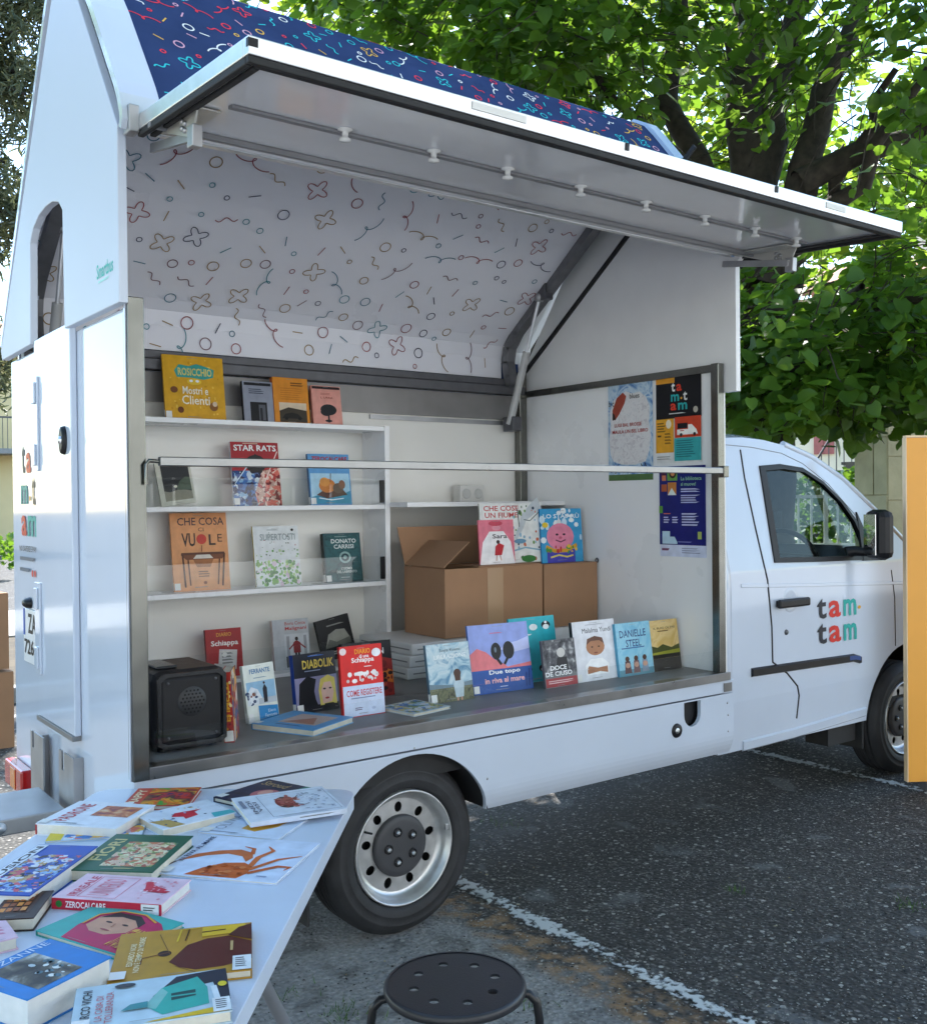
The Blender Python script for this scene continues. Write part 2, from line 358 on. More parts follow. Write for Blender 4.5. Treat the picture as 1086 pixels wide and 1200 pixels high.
def worn_paint(key, colr, cover):
    """flaking road paint: transparent where the paint has gone"""
    m = bpy.data.materials.new(key); m.use_nodes = True; t = m.node_tree; L = t.links.new; b = t.nodes['Principled BSDF']; o = t.nodes['Material Output']
    b.inputs['Base Color'].default_value = (*colr, 1); b.inputs['Roughness'].default_value = .8
    geo = node(t, 'ShaderNodeNewGeometry'); n = node(t, 'ShaderNodeTexNoise'); n.inputs['Scale'].default_value = 34; n.inputs['Detail'].default_value = 10
    n2 = node(t, 'ShaderNodeTexNoise'); n2.inputs['Scale'].default_value = 2.2
    L(geo.outputs['Position'], n.inputs['Vector']); L(geo.outputs['Position'], n2.inputs['Vector'])
    ad0 = node(t, 'ShaderNodeMath', operation='MULTIPLY_ADD'); ad0.inputs[1].default_value = .5; L(n2.outputs[0], ad0.inputs[0]); L(n.outputs[0], ad0.inputs[2])
    tc = node(t, 'ShaderNodeTexCoord'); sg = node(t, 'ShaderNodeSeparateXYZ'); L(tc.outputs['Generated'], sg.inputs[0])
    e1 = node(t, 'ShaderNodeMath', operation='SUBTRACT'); e1.inputs[1].default_value = .5; L(sg.outputs[0], e1.inputs[0])
    e2 = node(t, 'ShaderNodeMath', operation='MULTIPLY'); L(e1.outputs[0], e2.inputs[0]); L(e1.outputs[0], e2.inputs[1])
    ad = node(t, 'ShaderNodeMath', operation='MULTIPLY_ADD'); ad.inputs[1].default_value = -1.1; L(e2.outputs[0], ad.inputs[0]); L(ad0.outputs[0], ad.inputs[2])
    r = node(t, 'ShaderNodeValToRGB'); r.color_ramp.elements[0].position = cover; r.color_ramp.elements[1].position = cover+.1; L(ad.outputs[0], r.inputs[0])
    tr = node(t, 'ShaderNodeBsdfTransparent'); mx = node(t, 'ShaderNodeMixShader'); L(r.outputs[0], mx.inputs[0]); L(tr.outputs[0], mx.inputs[1]); L(b.outputs[0], mx.inputs[2]); L(mx.outputs[0], o.inputs[0])
    return m
g = MB().add([(-300, -300, 0), (300, -300, 0), (300, 300, 0), (-300, 300, 0)], [(0, 1, 2, 3)]).build('ground', asphalt_mat(), None, False)
tag(g, kind='structure')
LINE = worn_paint('worn_white_line_paint', (.58, .60, .60), .66)
for x, y0, y1 in ((1.45, -4.5, .9), (4.19, -4.5, 1.6)):
    o = B('painted_line', LINE, (x-.055, y0, .003), (x+.055, y1, .005)); tag(o, kind='structure')
o = B('painted_line', LINE, (-6, 5.0, .003), (12, 5.12, .005)); tag(o, kind='structure')
# raised planting strip and kerb behind the bays
KERBM = mat('kerb_stone', (.33, .32, .30), .85, var=.2, vscale=6, bump=.4, bscale=60)
SOIL = mat('soil', (.09, .07, .045), .95, var=.4, vscale=5, bump=.8, bscale=30)
for lo_, hi_ in ((-30., 30.),):
    k = tag(B('kerb', KERBM, (lo_, 5.6, 0), (hi_, 5.75, .13), None, .012), kind='structure')
    tag(B('planting_strip', SOIL, (lo_, 5.75, 0), (hi_, 9.2, .10)), kind='structure')
PAVE = mat('pavement', (.34, .32, .29), .9, var=.15, vscale=3, bump=.4, bscale=60)
tag(B('pavement', PAVE, (-30, 9.2, 0), (40, 12.2, .12)), kind='structure')
# grass tufts and litter leaves in the asphalt
GRASSM = mat('grass_blade', (.06, .13, .025), .7, var=.4, vscale=30)
gb = MB(); r2 = random.Random(3)
for (u, v, n, sp) in ((403, 1190, 60, .045), (1060, 1060, 40, .03), (860, 1045, 24, .025), (590, 965, 30, .06), (620, 1185, 14, .03), (350, 1165, 16, .04)):
    c = on(u, v, 'z', 0)
    for i in range(n):
        x, y = c[0]+r2.gauss(0, sp), c[1]+r2.gauss(0, sp); a = r2.uniform(0, 6.28); h = r2.uniform(.012, .035); w = .002
        dx, dy = math.cos(a), math.sin(a); lx, ly = r2.gauss(0, .012), r2.gauss(0, .012)
        gb.add([(x-dx*w, y-dy*w, .001), (x+dx*w, y+dy*w, .001), (x+lx, y+ly, h)], [(0, 1, 2)])
tag(gb.build('weeds', GRASSM, None, False), 'tiny green weeds growing from cracks in the asphalt', 'weeds', kind='stuff')
LITTER = [mat('dry_leaf_a', (.28, .20, .10), .8), mat('dry_leaf_b', (.36, .30, .16), .8), mat('pale_chip', (.42, .41, .38), .9), mat('grey_chip', (.20, .195, .19), .9), mat('dark_chip', (.012, .012, .012), .9)]
rgl = np.random.default_rng(12)
def chips(n, x0, x1, y0, y1, s0, s1, zt):
    """n flat little stones as tilted quads (verts, faces)"""
    x, y, s_, a = rgl.uniform(x0, x1, n), rgl.uniform(y0, y1, n), s0+(s1-s0)*rgl.uniform(0, 1, n)**2, rgl.uniform(0, 6.28, n); c, q = np.cos(a)*s_, np.sin(a)*s_; k = rgl.uniform(.5, .9, n)
    V = np.stack([np.stack([x+c, y+q, 0*x+.0015], 1), np.stack([x-q*k, y+c*k, 0*x+zt], 1), np.stack([x-c, y-q, 0*x+.0015], 1), np.stack([x+q*k, y-c*k, 0*x+zt*.8], 1)], 1)
    return V.reshape(-1, 3).tolist(), [(i*4, i*4+1, i*4+2, i*4+3) for i in range(n)]
lb = MB()
for m_, n_, bx_, sz in ((2, 9000, (1.0, 4.6, -2.4, .4), (.0016, .0062)), (3, 16000, (1.0, 4.6, -2.4, .4), (.0014, .0058)), (4, 9000, (-.2, 4.6, -2.4, .4), (.002, .007)), (2, 2500, (1.0, 5.6, .4, 1.8), (.003, .008)), (3, 5000, (-.3, 1.2, -2.2, .3), (.002, .005)), (0, 90, (.4, 5.0, -2.2, 1.2), (.004, .009)), (1, 90, (.4, 5.0, -2.2, 1.2), (.004, .009))):
    lb.use(LITTER[m_]); lb.add(*chips(n_, *bx_, *sz, .0035))
tag(lb.build('litter', None, None, False), 'scattered dry leaf scraps and stone chips on the asphalt', 'litter', kind='stuff')
# ------------------------------------------------------------------ far buildings
def shutter_window(parent, P, ux, w, h, frame, glassm, shut, rail=False):
    """P bottom-left on the facade plane, ux = unit vector along the facade, facade faces n"""
    ux = Vector(ux); n = Vector((ux.y, -ux.x, 0)); P = Vector(P)
    def bx(mb, a, b, d0, d1, z0, z1):
        q = [P+ux*a+n*d0, P+ux*b+n*d0, P+ux*b+n*d1, P+ux*a+n*d1]
        vs = [(p.x, p.y, P.z+z0) for p in q]+[(p.x, p.y, P.z+z1) for p in q]
        mb.add(vs, [(0, 3, 2, 1), (4, 5, 6, 7), (0, 1, 5, 4), (1, 2, 6, 5), (2, 3, 7, 6), (3, 0, 4, 7)])
    m = MB(); bx(m, 0, w, .0, .05, 0, .06); bx(m, 0, w, 0, .05, h-.06, h); bx(m, 0, .06, 0, .05, .06, h-.06); bx(m, w-.06, w, 0, .05, .06, h-.06); bx(m, w/2-.03, w/2+.03, 0, .05, .06, h-.06)
    o = m.build('window', frame, parent)
    m = MB(); bx(m, .06, w-.06, .012, .02, .06, h-.06); m.build('pane', glassm, o)
    m = MB(); bx(m, -.08, w+.08, 0, .12, -.08, -.005); m.build('sill', KERBM, o)
    for a, b in ((-w*.5-.02, -.02), (w+.02, w*1.5+.02)):
        m = MB(); bx(m, a, b, .015, .055, 0, h); m.build('shutter', shut, parent)
def house(name, label, p0, p1, depth, eave, wallm, roofm, wins, shut, balc=(), rise=1.4):
    p0, p1 = Vector((*p0, 0)), Vector((*p1, 0)); ux = (p1-p0).normalized(); n = Vector((ux.y, -ux.x, 0)); Lh = (p1-p0).length
    h = thing(name, label, 'house', p0); root = h
    def loc(a, d, z): q = ux*a+n*d; return (q.x, q.y, z)
    def bx(mb, a, b, d0, d1, z0, z1):
        vs = [loc(a, d0, z0), loc(b, d0, z0), loc(b, d1, z0), loc(a, d1, z0), loc(a, d0, z1), loc(b, d0, z1), loc(b, d1, z1), loc(a, d1, z1)]
        return mb.add(vs, [(0, 3, 2, 1), (4, 5, 6, 7), (0, 1, 5, 4), (1, 2, 6, 5), (2, 3, 7, 6), (3, 0, 4, 7)])
    bx(MB(), 0, Lh, -depth, 0, 0, eave).build('wall', wallm, root)
    r = MB(); ov = .6
    A = [loc(-ov, ov, eave-.05), loc(Lh+ov, ov, eave-.05), loc(Lh+ov, -depth-ov, eave-.05), loc(-ov, -depth-ov, eave-.05), loc(0, -depth/2, eave+rise), loc(Lh, -depth/2, eave+rise)]
    A2 = [(x, y, z+.14) for x, y, z in A]
    r.add(A+A2, [(0, 1, 5, 4), (2, 3, 4, 5), (6, 7, 11, 10), (8, 9, 10, 11), (0, 1, 7, 6), (2, 3, 9, 8), (1, 2, 8, 7), (0, 3, 9, 6), (1, 5, 11, 7), (2, 5, 11, 8), (0, 4, 10, 6), (3, 4, 10, 9)])
    rf = r.build('roof', roofm, root); c = bx(MB(), Lh*.3, Lh*.3+.8, -depth*.4, -depth*.4+.7, eave+.4, eave+rise+1.0); c.build('chimney', wallm, rf)
    fr = mat('window_frame_white', (.7, .7, .68), .5); gm = mat('far_window_glass', (.03, .04, .05), .08)
    for (a, z, w, hh) in wins: shutter_window(root, loc(a, .0, z), ux, w, hh, fr, gm, shut)
    for (a, b, z) in balc:
        o = bx(MB(), a, b, 0.003, 1.2, z-.16, z).build('balcony', KERBM, root)
        for k in range(int((b-a)/.14)):
            q = a+.05+k*.14; bx(MB(), q, q+.02, 1.12, 1.14, z, z+.95).build('baluster', DGREY, o)
        bx(MB(), a, b, 1.11, 1.15, z+.95, z+1.0).build('handrail', DGREY, o)
    return h
ROOFT = mat('terracotta_tile', (.36, .15, .09), .8, var=.35, vscale=4, bump=.8, bscale=12, aniso=(6, 1, 1))
CREAMW = mat('cream_render', (.84, .79, .62), .9, var=.06, vscale=1.2, bump=.1, bscale=60)
YELLOWW = mat('yellow_render', (.80, .64, .34), .9, var=.07, vscale=1.2, bump=.1, bscale=60)
PINKS = mat('dusty_pink_shutter', (.42, .14, .13), .6, var=.1); GREENS = mat('dark_green_shutter', (.06, .12, .08), .6, var=.1)
def xy(u, d): q = at(u, 585, d); return (q[0], q[1])
a_, b_ = xy(900, 24), xy(1500, 19)
hs = house('house', 'cream rendered house with dusty pink shutters behind the stone pillar', a_, b_, 8, 6.2, CREAMW, ROOFT,
      [(3.6, 2.6, .9, 1.5), (6.2, 2.6, .9, 1.5), (3.6, .4, .9, 1.3)], PINKS)
_p0, _p1 = Vector((*a_, 0)), Vector((*b_, 0)); _ux = (_p1-_p0).normalized(); _n = Vector((_ux.y, -_ux.x, 0))
for a0 in (1.06, 1.285):
    MB().bar(_ux*(a0+.11)+_n*.03+Vector((0, 0, 2.6)), _ux*(a0+.11)+_n*.03+Vector((0, 0, 3.9)), .215, .05, tuple(_n)).build('shutter', PINKS, hs)
a_, b_ = xy(-620, 27), xy(34, 33)
house('house', 'yellow rendered apartment house with long balconies beyond the van rear doors', a_, b_, 9, 6.3, YELLOWW, ROOFT,
      [(2+k*2.8, z, 1.0, 1.4) for k in range(3) for z in (1.2, 4.3)], GREENS, balc=[(9.3, 13.6, 3.4), (2, 8, 3.4)], rise=1.8)
house('house', 'long pale unseen house added opposite to bounce sunlight into the van', (22, -15), (-24, -15), 9, 9.0, mat('white_bounce_render', (.74, .73, .71), .9, var=.05, vscale=1.2), ROOFT, [(2+k*3.2, z, 1.0, 1.5) for k in range(14) for z in (1.2, 4.4)], GREENS)  # out of view, added so its sunny facade fills the van interior
tag(MB().add([(-60, -60, .004), (60, -60, .004), (60, -6.2, .004), (-60, -6.2, .004)], [(0, 1, 2, 3)]).build('bounce_paving', mat('pale_bounce_paving', (.50, .495, .48), .85, var=.12, vscale=1.5, bump=.3, bscale=40), None, False), kind='structure')  # unseen pale ground, added to bounce sunlight up under the hatch
# stairs with iron railing against the cream house
st = thing('outdoor_stair', 'outdoor house stair with dark treads and thin iron railing', 'stair', Vector((*xy(905, 20.5), 0)))
P0, P1 = Vector((*xy(905, 20.5), 0)), Vector((*xy(1040, 19.3), 0)); ux = (P1-P0).normalized(); nn = Vector((ux.y, -ux.x, 0)); Ls = (P1-P0).length
def sloc(a, d, z): q = ux*a+nn*d; return (q.x, q.y, z)
nst = 11; z0, z1 = .6, 2.25; x0s, x1s = Ls*.30, Ls*.76
for k in range(nst):
    a = x0s+(x1s-x0s)*k/nst; z = z0+(z1-z0)*(k+1)/nst
    MB().add([sloc(a, 0, z-.05), sloc(a+.3, 0, z-.05), sloc(a+.3, 1.0, z-.05), sloc(a, 1.0, z-.05), sloc(a, 0, z), sloc(a+.3, 0, z), sloc(a+.3, 1., z), sloc(a, 1., z)], [(0, 3, 2, 1), (4, 5, 6, 7), (0, 1, 5, 4), (1, 2, 6, 5), (2, 3, 7, 6), (3, 0, 4, 7)]).build('step', mat('stair_stone', (.12, .11, .10), .8), st)
def sbox(a, b, d0, d1, zz0, zz1): return MB().add([sloc(a, d0, zz0), sloc(b, d0, zz0), sloc(b, d1, zz0), sloc(a, d1, zz0), sloc(a, d0, zz1), sloc(b, d0, zz1), sloc(b, d1, zz1), sloc(a, d1, zz1)], [(0, 3, 2, 1), (4, 5, 6, 7), (0, 1, 5, 4), (1, 2, 6, 5), (2, 3, 7, 6), (3, 0, 4, 7)])
sbox(x1s, Ls+1.2, 0, 1.1, z1-.16, z1-.003).build('landing', mat('stair_stone', (.12, .11, .10), .8), st)
sbox(-.5, x0s, 0, 1.0, .25, z0).build('landing', KERBM, st)
for k in range(26):
    a = -.4+(Ls+1.2)*k/25; z = z0 if a < x0s else (z1 if a > x1s else z0+(z1-z0)*(a-x0s)/(x1s-x0s))
    MB().cyl(sloc(a, 1.05, z-.1), sloc(a, 1.05, z+.9), .011, 6).build('baluster', DGREY, st)
MB().tube([sloc(-.4, 1.05, z0+.9), sloc(x0s, 1.05, z0+.9), sloc(x1s, 1.05, z1+.9), sloc(Ls+1., 1.05, z1+.9)], .022, 8).build('handrail', DGREY, st)
# stone pillar
STONE = mat('rough_yellow_stone', (.40, .36, .22), .9, var=.22, vscale=3, bump=.9, bscale=22)
pp = at(1046, 588, 10.5); pl = thing('stone_pillar', 'tall square gate pillar clad in rough yellowish stone slabs', 'pillar', (pp[0], pp[1], 0)); pl.rotation_euler.z = rad(-22)
MB().box((-.25, -.25, 0), (.25, .25, 2.75)).build('core', STONE, pl); r3 = random.Random(5)
for s_, (ax, sg) in enumerate((('y', -1), ('x', -1), ('x', 1), ('y', 1))):
    z = .02
    while z < 2.7:
        hh = min(r3.uniform(.42, .60), 2.74-z); cut = r3.choice([None, r3.uniform(-.12, .12)])
        for a, b in ([(-.255, .255)] if cut is None else [(-.255, cut-.004), (cut+.004, .255)]):
            t_ = r3.uniform(.012, .02)
            p_, q_ = ((a, sg*.25, z), (b, sg*(.25+t_), z+hh-.008)) if ax == 'y' else ((sg*.25, a, z), (sg*(.25+t_), b, z+hh-.008))
            MB().box(p_, q_, .004).build('stone', STONE, pl)
        z += hh
MB().box((-.31, -.31, 2.755), (.31, .31, 2.85), .01).build('cap', STONE, pl)
# low wall with white balustrade fence and hedge behind the cab
w0, w1 = Vector((*xy(600, 13.5), 0)), Vector((*xy(1180, 12.2), 0)); wx = (w1-w0).normalized(); wn = Vector((wx.y, -wx.x, 0)); Lw = (w1-w0).length
def wbox(a, b, d0, d1, z0_, z1_):
    def lc(a, d, z): q = wx*a+wn*d; return (q.x, q.y, z)
    return MB().add([lc(a, d0, z0_), lc(b, d0, z0_), lc(b, d1, z0_), lc(a, d1, z0_), lc(a, d0, z1_), lc(b, d0, z1_), lc(b, d1, z1_), lc(a, d1, z1_)], [(0, 3, 2, 1), (4, 5, 6, 7), (0, 1, 5, 4), (1, 2, 6, 5), (2, 3, 7, 6), (3, 0, 4, 7)])
wl = thing('garden_wall', 'low cream garden wall with pale coping below the white fence', 'wall', w0)
wbox(0, Lw, -.12, .12, 0, .86).build('wall_face', CREAMW, wl); wbox(0, Lw, -.17, .17, .863, .93).build('coping', mat('pale_coping', (.6, .58, .52), .8), wl)
fe = thing('fence', 'white metal fence of upright bars on the garden wall', 'fence', w0)
FWH = mat('fence_white', (.72, .72, .70), .5)
for z in (.98, 1.58): wbox(0, Lw, -.02, .02, z, z+.04).build('rail', FWH, fe)
k = 0; a = .05
while a < Lw:
    w_ = .05 if k % 5 == 0 else .022
    wbox(a, a+w_, -.025, .025, .935, 1.62 if k % 5 else 1.68).build('bar', FWH, fe); a += .155; k += 1
# upright orange board at the front of the van
ORG = mat('orange_board', (.90, .40, .06), .45, var=.03, vscale=4)
q0, q1 = on(1064.5, 917, 'z', .05), None
bd = thing('display_board', 'tall plain orange display board standing beside the front wheel', 'board', (q0[0], q0[1], 0)); bd.rotation_euler.z = rad(-32)
h_ = 1.84
MB().box((0, 0, .05), (.95, .035, .05+h_), .003).build('panel', ORG, bd)
MB().box((-.002, -.002, .05+h_+.001), (.952, .037, .05+h_+.012)).build('top_edge', mat('pale_orange_edge', (.85, .62, .38), .5), bd)
MB().box((-.006, -.001, .05), (-.0005, .036, .05+h_)).build('side_edge', mat('pale_orange_edge', (.85, .62, .38), .5), bd)
for x in (.12, .83): MB().box((x-.03, -.02, 0), (x+.03, .06, .049), .004).build('foot', DGREY, bd)
# ================================================================== the library van
van = thing('library_van', 'white mobile library van with its side hatch open and books on display', 'van')
W_ = 1.46
XB = 2.70
# --- confetti print -------------------------------------------------
def confetti(mapfn, Ls, Lt, colors, n, lw, seed, scale=1.0, matt=False):
    """mapfn(s,t)->3D point just proud of the surface. Squiggles, rings, crosses and dashes."""
    r = random.Random(seed); mb = MB(); pts = []
    kinds = ['ring', 'ring', 'cross', 'dash', 'dash', 'wave', 'loop', 'dot', 'dot']
    size = {'ring': .030, 'dot': .015, 'cross': .058, 'dash': .035, 'wave': .05, 'loop': .062}
    tries = 0
    while len(pts) < n and tries < n*80:
        tries += 1
        k = kinds[len(pts) % len(kinds)]; rad_ = size[k]*scale
        s, t = r.uniform(.05, Ls-.05), r.uniform(.03, Lt-.03)
        if any((s-a)**2+(t-b)**2 < (rad_+c+.022*scale)**2 for a, b, c, _ in pts): continue
        pts.append((s, t, rad_, k))
    for s, t, R_, k in pts:
        a = r.uniform(0, 6.28); mb.use(ink(r.choice(colors), matt)); closed = False
        if k in ('ring', 'dot'):
            q = circ(0, 0, R_*r.uniform(.75, 1), None, 20 if k == 'ring' else 12); closed = True
        elif k == 'cross':
            q = [((R_*(.68+.30*math.cos(4*th)))*math.cos(th), (R_*(.68+.30*math.cos(4*th)))*math.sin(th)) for th in [2*math.pi*i/40 for i in range(40)]]; closed = True
        elif k == 'dash': q = [(-R_*.8, 0), (R_*.8, 0)]
        elif k == 'wave': q = [(R_*(-1+2*i/14), R_*.22*math.sin(i/14*9.4)) for i in range(15)]
        else: q = [(R_*(.24*f-.40*math.sin(f)), -R_*.30*math.cos(f)+R_*.06*f) for f in [-4.3+8.6*i/26 for i in range(27)]]
        ca, sa = math.cos(a), math.sin(a); q = [(x*ca-y*sa, x*sa+y*ca) for x, y in q]
        m = len(q); Lp = []; Rp = []; w = lw*(1 if k != 'dot' else .9)
        for i in range(m):
            p0 = q[(i-1) % m] if closed else q[max(0, i-1)]; p1 = q[(i+1) % m] if closed else q[min(m-1, i+1)]
            dx, dy = p1[0]-p0[0], p1[1]-p0[1]; d = math.hypot(dx, dy) or 1
            Lp.append((s+q[i][0]-dy/d*w/2, t+q[i][1]+dx/d*w/2)); Rp.append((s+q[i][0]+dy/d*w/2, t+q[i][1]-dx/d*w/2))
        mm = m if closed else m-1
        mb.add([mapfn(min(max(x, .005), Ls-.005), min(max(y, .005), Lt-.005)) for x, y in Lp+Rp], [(i, (i+1) % m, m+(i+1) % m, m+i) for i in range(mm)])
    return mb
def profmap(prof, x0, off, yc=.6, zc=2.6, inward=False):
    """arc-length map over a (y,z) profile; s along x, t along the profile"""
    P = [Vector((0, a, b)) for a, b in prof]; acc = [0]
    for i in range(1, len(P)): acc.append(acc[-1]+(P[i]-P[i-1]).length)
    def f(s, t):
        i = 0
        while i < len(P)-2 and t > acc[i+1]: i += 1
        k = (t-acc[i])/(acc[i+1]-acc[i]); p = P[i].lerp(P[i+1], k); d = (P[i+1]-P[i]).normalized(); n = Vector((0, -d.z, d.y))
        if (n.y*(p.y-yc)+n.z*(p.z-zc) < 0) != inward: n = -n
        return (x0+s, p.y+n.y*off, p.z+n.z*off)
    return f, acc[-1]
def strip(prof, x0, x1, th, nx=2):
    """solid shell: profile (y,z) swept along x with thickness th towards the inside"""
    n = len(prof); inn = []
    for i in range(n):
        a, b = prof[max(0, i-1)], prof[min(n-1, i+1)]; dy, dz = b[0]-a[0], b[1]-a[1]; d = math.hypot(dy, dz); ny, nz = dz/d, -dy/d
        if ny*(.55-prof[i][0])+nz*(2.4-prof[i][1]) < 0: ny, nz = -ny, -nz
        inn.append((prof[i][0]+ny*th, prof[i][1]+nz*th))
    vs = [(x, y, z) for x in (x0, x1) for (y, z) in prof+inn]; m = 2*n; fs = []
    for i in range(n-1):
        fs += [(i, i+1, m+i+1, m+i), (n+i, m+n+i, m+n+i+1, n+i+1), (i, n+i, n+i+1, i+1), (m+i, m+i+1, m+n+i+1, m+n+i)]
    fs += [(0, m, m+n, n), (n-1, 2*n-1, m+2*n-1, m+n-1)]
    return MB().add(vs, fs)
# --- chassis and floor ------------------------------------------------
B('chassis', RUBBER, (.25, .28, .36), (4.6, 1.2, .55), van, .02)
B('underbody', RUBBER, (.03, .05, .565), (2.74, W_-.05, .70), van)
FLOORM = mat('grey_wood_floor', (.20, .195, .19), .5, var=.25, vscale=3, bump=.15, bscale=20, aniso=(.15, 4, 1))
fl = B('floor_deck', FLOORM, (.004, .012, .705), (2.735, W_-.004, .775), van)
sl_ = MB().box((.0, -.012, .742), (2.74, .003, .779)).box((.055, .0, .7755), (2.665, .05, .7785)).build('steel_sill', STEELX, van, bev=.0015)
# --- side skirt -------------------------------------------------------
arch = circ(1.005, .314, .352, None, 30, math.pi-.20, .20)
def skirt_y(z):
    return 0.0 if z > .50 else .030*((.50-z)/.10)**2
lo = [(0.0, .678), (0.0, .40), (.36, .40)]
arch_pts = [(x, z) for x, z in arch if z > .40]
outer = [(0.0, .678), (0.0, .40), (arch_pts[0][0]-.004, .40)]+arch_pts+[(arch_pts[-1][0]+.004, .40), (2.775, .40), (2.775, .678)]
slot = circ(2.49, .615, .055, .055, 12, math.pi, 2*math.pi)+[(2.545, .672), (2.435, .672)]
slot = [(x, min(z, .672)) for x, z in slot]
sk = MB().plate([outer, slot], lambda p: (p[0], 0, p[1]), lambda p: (p[0], .018, p[1]))
bm = bmesh.new(); vv = [bm.verts.new(v) for v in sk.v]
for f in sk.f:
    try: bm.faces.new([vv[i] for i in f])
    except ValueError: pass
bmesh.ops.remove_doubles(bm, verts=bm.verts, dist=1e-5)
for z in (.42, .44, .46, .48, .50): bmesh.ops.bisect_plane(bm, geom=bm.verts[:]+bm.edges[:]+bm.faces[:], plane_co=(0, 0, z), plane_no=(0, 0, 1))
for v in bm.verts: v.co.y += skirt_y(v.co.z)
for f in bm.faces: f.smooth = False
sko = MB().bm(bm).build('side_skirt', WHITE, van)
B('recess_box', BLACKP, (2.42, .03, .55), (2.56, .16, .67), sko)
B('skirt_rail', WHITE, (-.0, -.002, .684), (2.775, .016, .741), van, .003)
hg = MB().box((2.70, -.008, .69), (2.755, -.003, .73), .001).build('hinge', STEELX, van)
MB().lathe([(.0, -.004), (.016, -.004), (.016, .002)], (2.70, 0, .6), 'y', 6)
fc = MB().lathe([(.0, -.004), (.012, -.006), (.03, -.006), (.032, .001)], (2.385, 0, .557), 'y', 24).build('filler_cap', BLACKP, van)
MB().lathe([(0, -.0065), (.011, -.0095), (.013, -.006)], (2.385, 0, .557), 'y', 16).build('lock', ALU, fc)
for (u, v) in ((485, 877), (571, 913), (852, 824), (853, 838), (853, 857)):
    q = on(u, v, 'y', 0); MB().lathe([(0, -.003), (.0045, -.002), (.005, .001)], (q[0], 0, q[2]), 'y', 8).build('screw', ALUD, van)
ai = MB(); P = []
for x, z in circ(1.005, .314, .356, None, 24, math.pi, .25): P.append([(x, .02, z), (x, .42, z)])
ai.grid(P).build('wheel_liner', RUBBER, van)
# --- wheels -----------------------------------------------------------
def wheel(x, y):
    w = bpy.data.objects.new('wheel', None); w.empty_display_size = .1; col.objects.link(w); w.parent = van; w.location = (x, y, .318)
    c = (0, 0, 0); Rr = .318
    pr_ = [(.206, .03), (.214, .006), (.225, .0), (.243, -.004), (.247, -.0045), (.250, -.002), (.272, -.003), (.276, -.0035), (.279, -.001), (.292, .006), (.305, .02), (.312, .034)]
    for g0 in (.05, .085, .12, .155):
        pr_ += [(Rr, g0-.008), (Rr, g0), (Rr-.008, g0+.001), (Rr-.008, g0+.008), (Rr, g0+.009)]
    pr_ += [(.312, .172), (.29, .195), (.21, .19)]
    t = MB().lathe(pr_, c, 'y', 72).build('tyre', TYRE, w)
    rim = MB().lathe([(.2085, .03), (.2085, .004), (.2055, .0005), (.2015, .0015), (.199, .008), (.192, .014), (.188, .03), (.183, .04), (.178, .048), (.168, .0502)], c, 'y', 72)
    holes = []
    for k in range(9):
        th = 2*math.pi*(k+.25)/9; hx, hz = .139*math.cos(th), .139*math.sin(th)
        holes.append([(hx+.0195*math.cos(a)*math.cos(th)-.016*math.sin(a)*math.sin(th), hz+.0195*math.cos(a)*math.sin(th)+.016*math.sin(a)*math.cos(th)) for a in [2*math.pi*i/14 for i in range(14)]])
    rm = mat('silver_wheel_paint', (.60, .60, .60), .38, .75, var=.12, vscale=25)
    def dish(p): return .050
    rim.plate([circ(0, 0, .169, None, 60), circ(0, 0, .105, None, 48)]+holes, lambda p: (p[0], dish(p), p[1]), lambda p: (p[0], dish(p)+.004, p[1]))
    ro = rim.build('rim', rm, w)
    MB().lathe([(.205, .10), (.1, .11), (.0, .11)], c, 'y', 40).build('brake_drum', RUBBER, w)
    cp = MB().lathe([(.112, .051), (.112, .036), (.106, .030), (.09, .028), (.035, .026), (.0, .026)], c, 'y', 48).build('hub_cap', mat('dark_cap', (.05, .05, .055), .5, var=.1), w)
    for k in range(5):
        th = 2*math.pi*k/5+1.9; p = (.057*math.cos(th), 0, .057*math.sin(th))
        MB().lathe([(.018, .027), (.017, .022), (.0125, .0225), (.012, .0265)], p, 'y', 18).build('nut_recess', BLACKP, w)
        MB().lathe([(.0085, .028), (.0085, .018), (.005, .014), (0, .0135)], p, 'y', 6, False).build('wheel_nut', ALU, w)
    v = MB().cyl((-.125, .03, .07), (-.16, .02, .085), .004, 8).build('valve', BLACKP, w)
    b_ = MB().box((.177, -.001, .028), (.192, .012, .052), .003).build('balance_weight', ALUD, w)
    return w
wheel(.998, .052); wheel(4.447, .12)
w2 = wheel(.998, W_-.052); w2.rotation_euler.z = math.pi
w3 = wheel(4.447, W_-.12); w3.rotation_euler.z = math.pi
mf = MB().box((.60, .06, .13), (.61, .24, .38)).build('mud_flap', RUBBER, van)
B('flap_bracket', mat('beige_metal', (.45, .42, .34), .6), (.57, .10, .17), (.578, .20, .33), van)
# --- rear face ---------------------------------------------------------
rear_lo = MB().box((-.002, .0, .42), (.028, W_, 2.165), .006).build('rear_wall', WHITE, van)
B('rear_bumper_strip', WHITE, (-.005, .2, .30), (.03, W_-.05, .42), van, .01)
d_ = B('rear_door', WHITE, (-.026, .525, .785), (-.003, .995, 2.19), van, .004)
MB().box((-.032, .53, .768), (-.003, 1.0, .7845)).build('drip_strip', mat('grey_drip', (.25, .25, .25), .4, .6), d_)
for z0, z1 in ((1.70, 2.05), (.945, 1.285)):
    h = MB().box((-.034, .93, z0), (-.026, 1.0, z1), .002).box((-.042, .945, z0+.02), (-.034, .985, z0+.10), .003).box((-.042, .945, z1-.10), (-.034, .985, z1-.02), .003).build('hinge', WHITE, d_)
lk = MB().lathe([(0, -.012), (.03, -.014), (.046, -.012), (.05, .0)], (0, 0, 0), 'x', 28)
lk.v = [(x, y*.62, z) for x, y, z in lk.v]
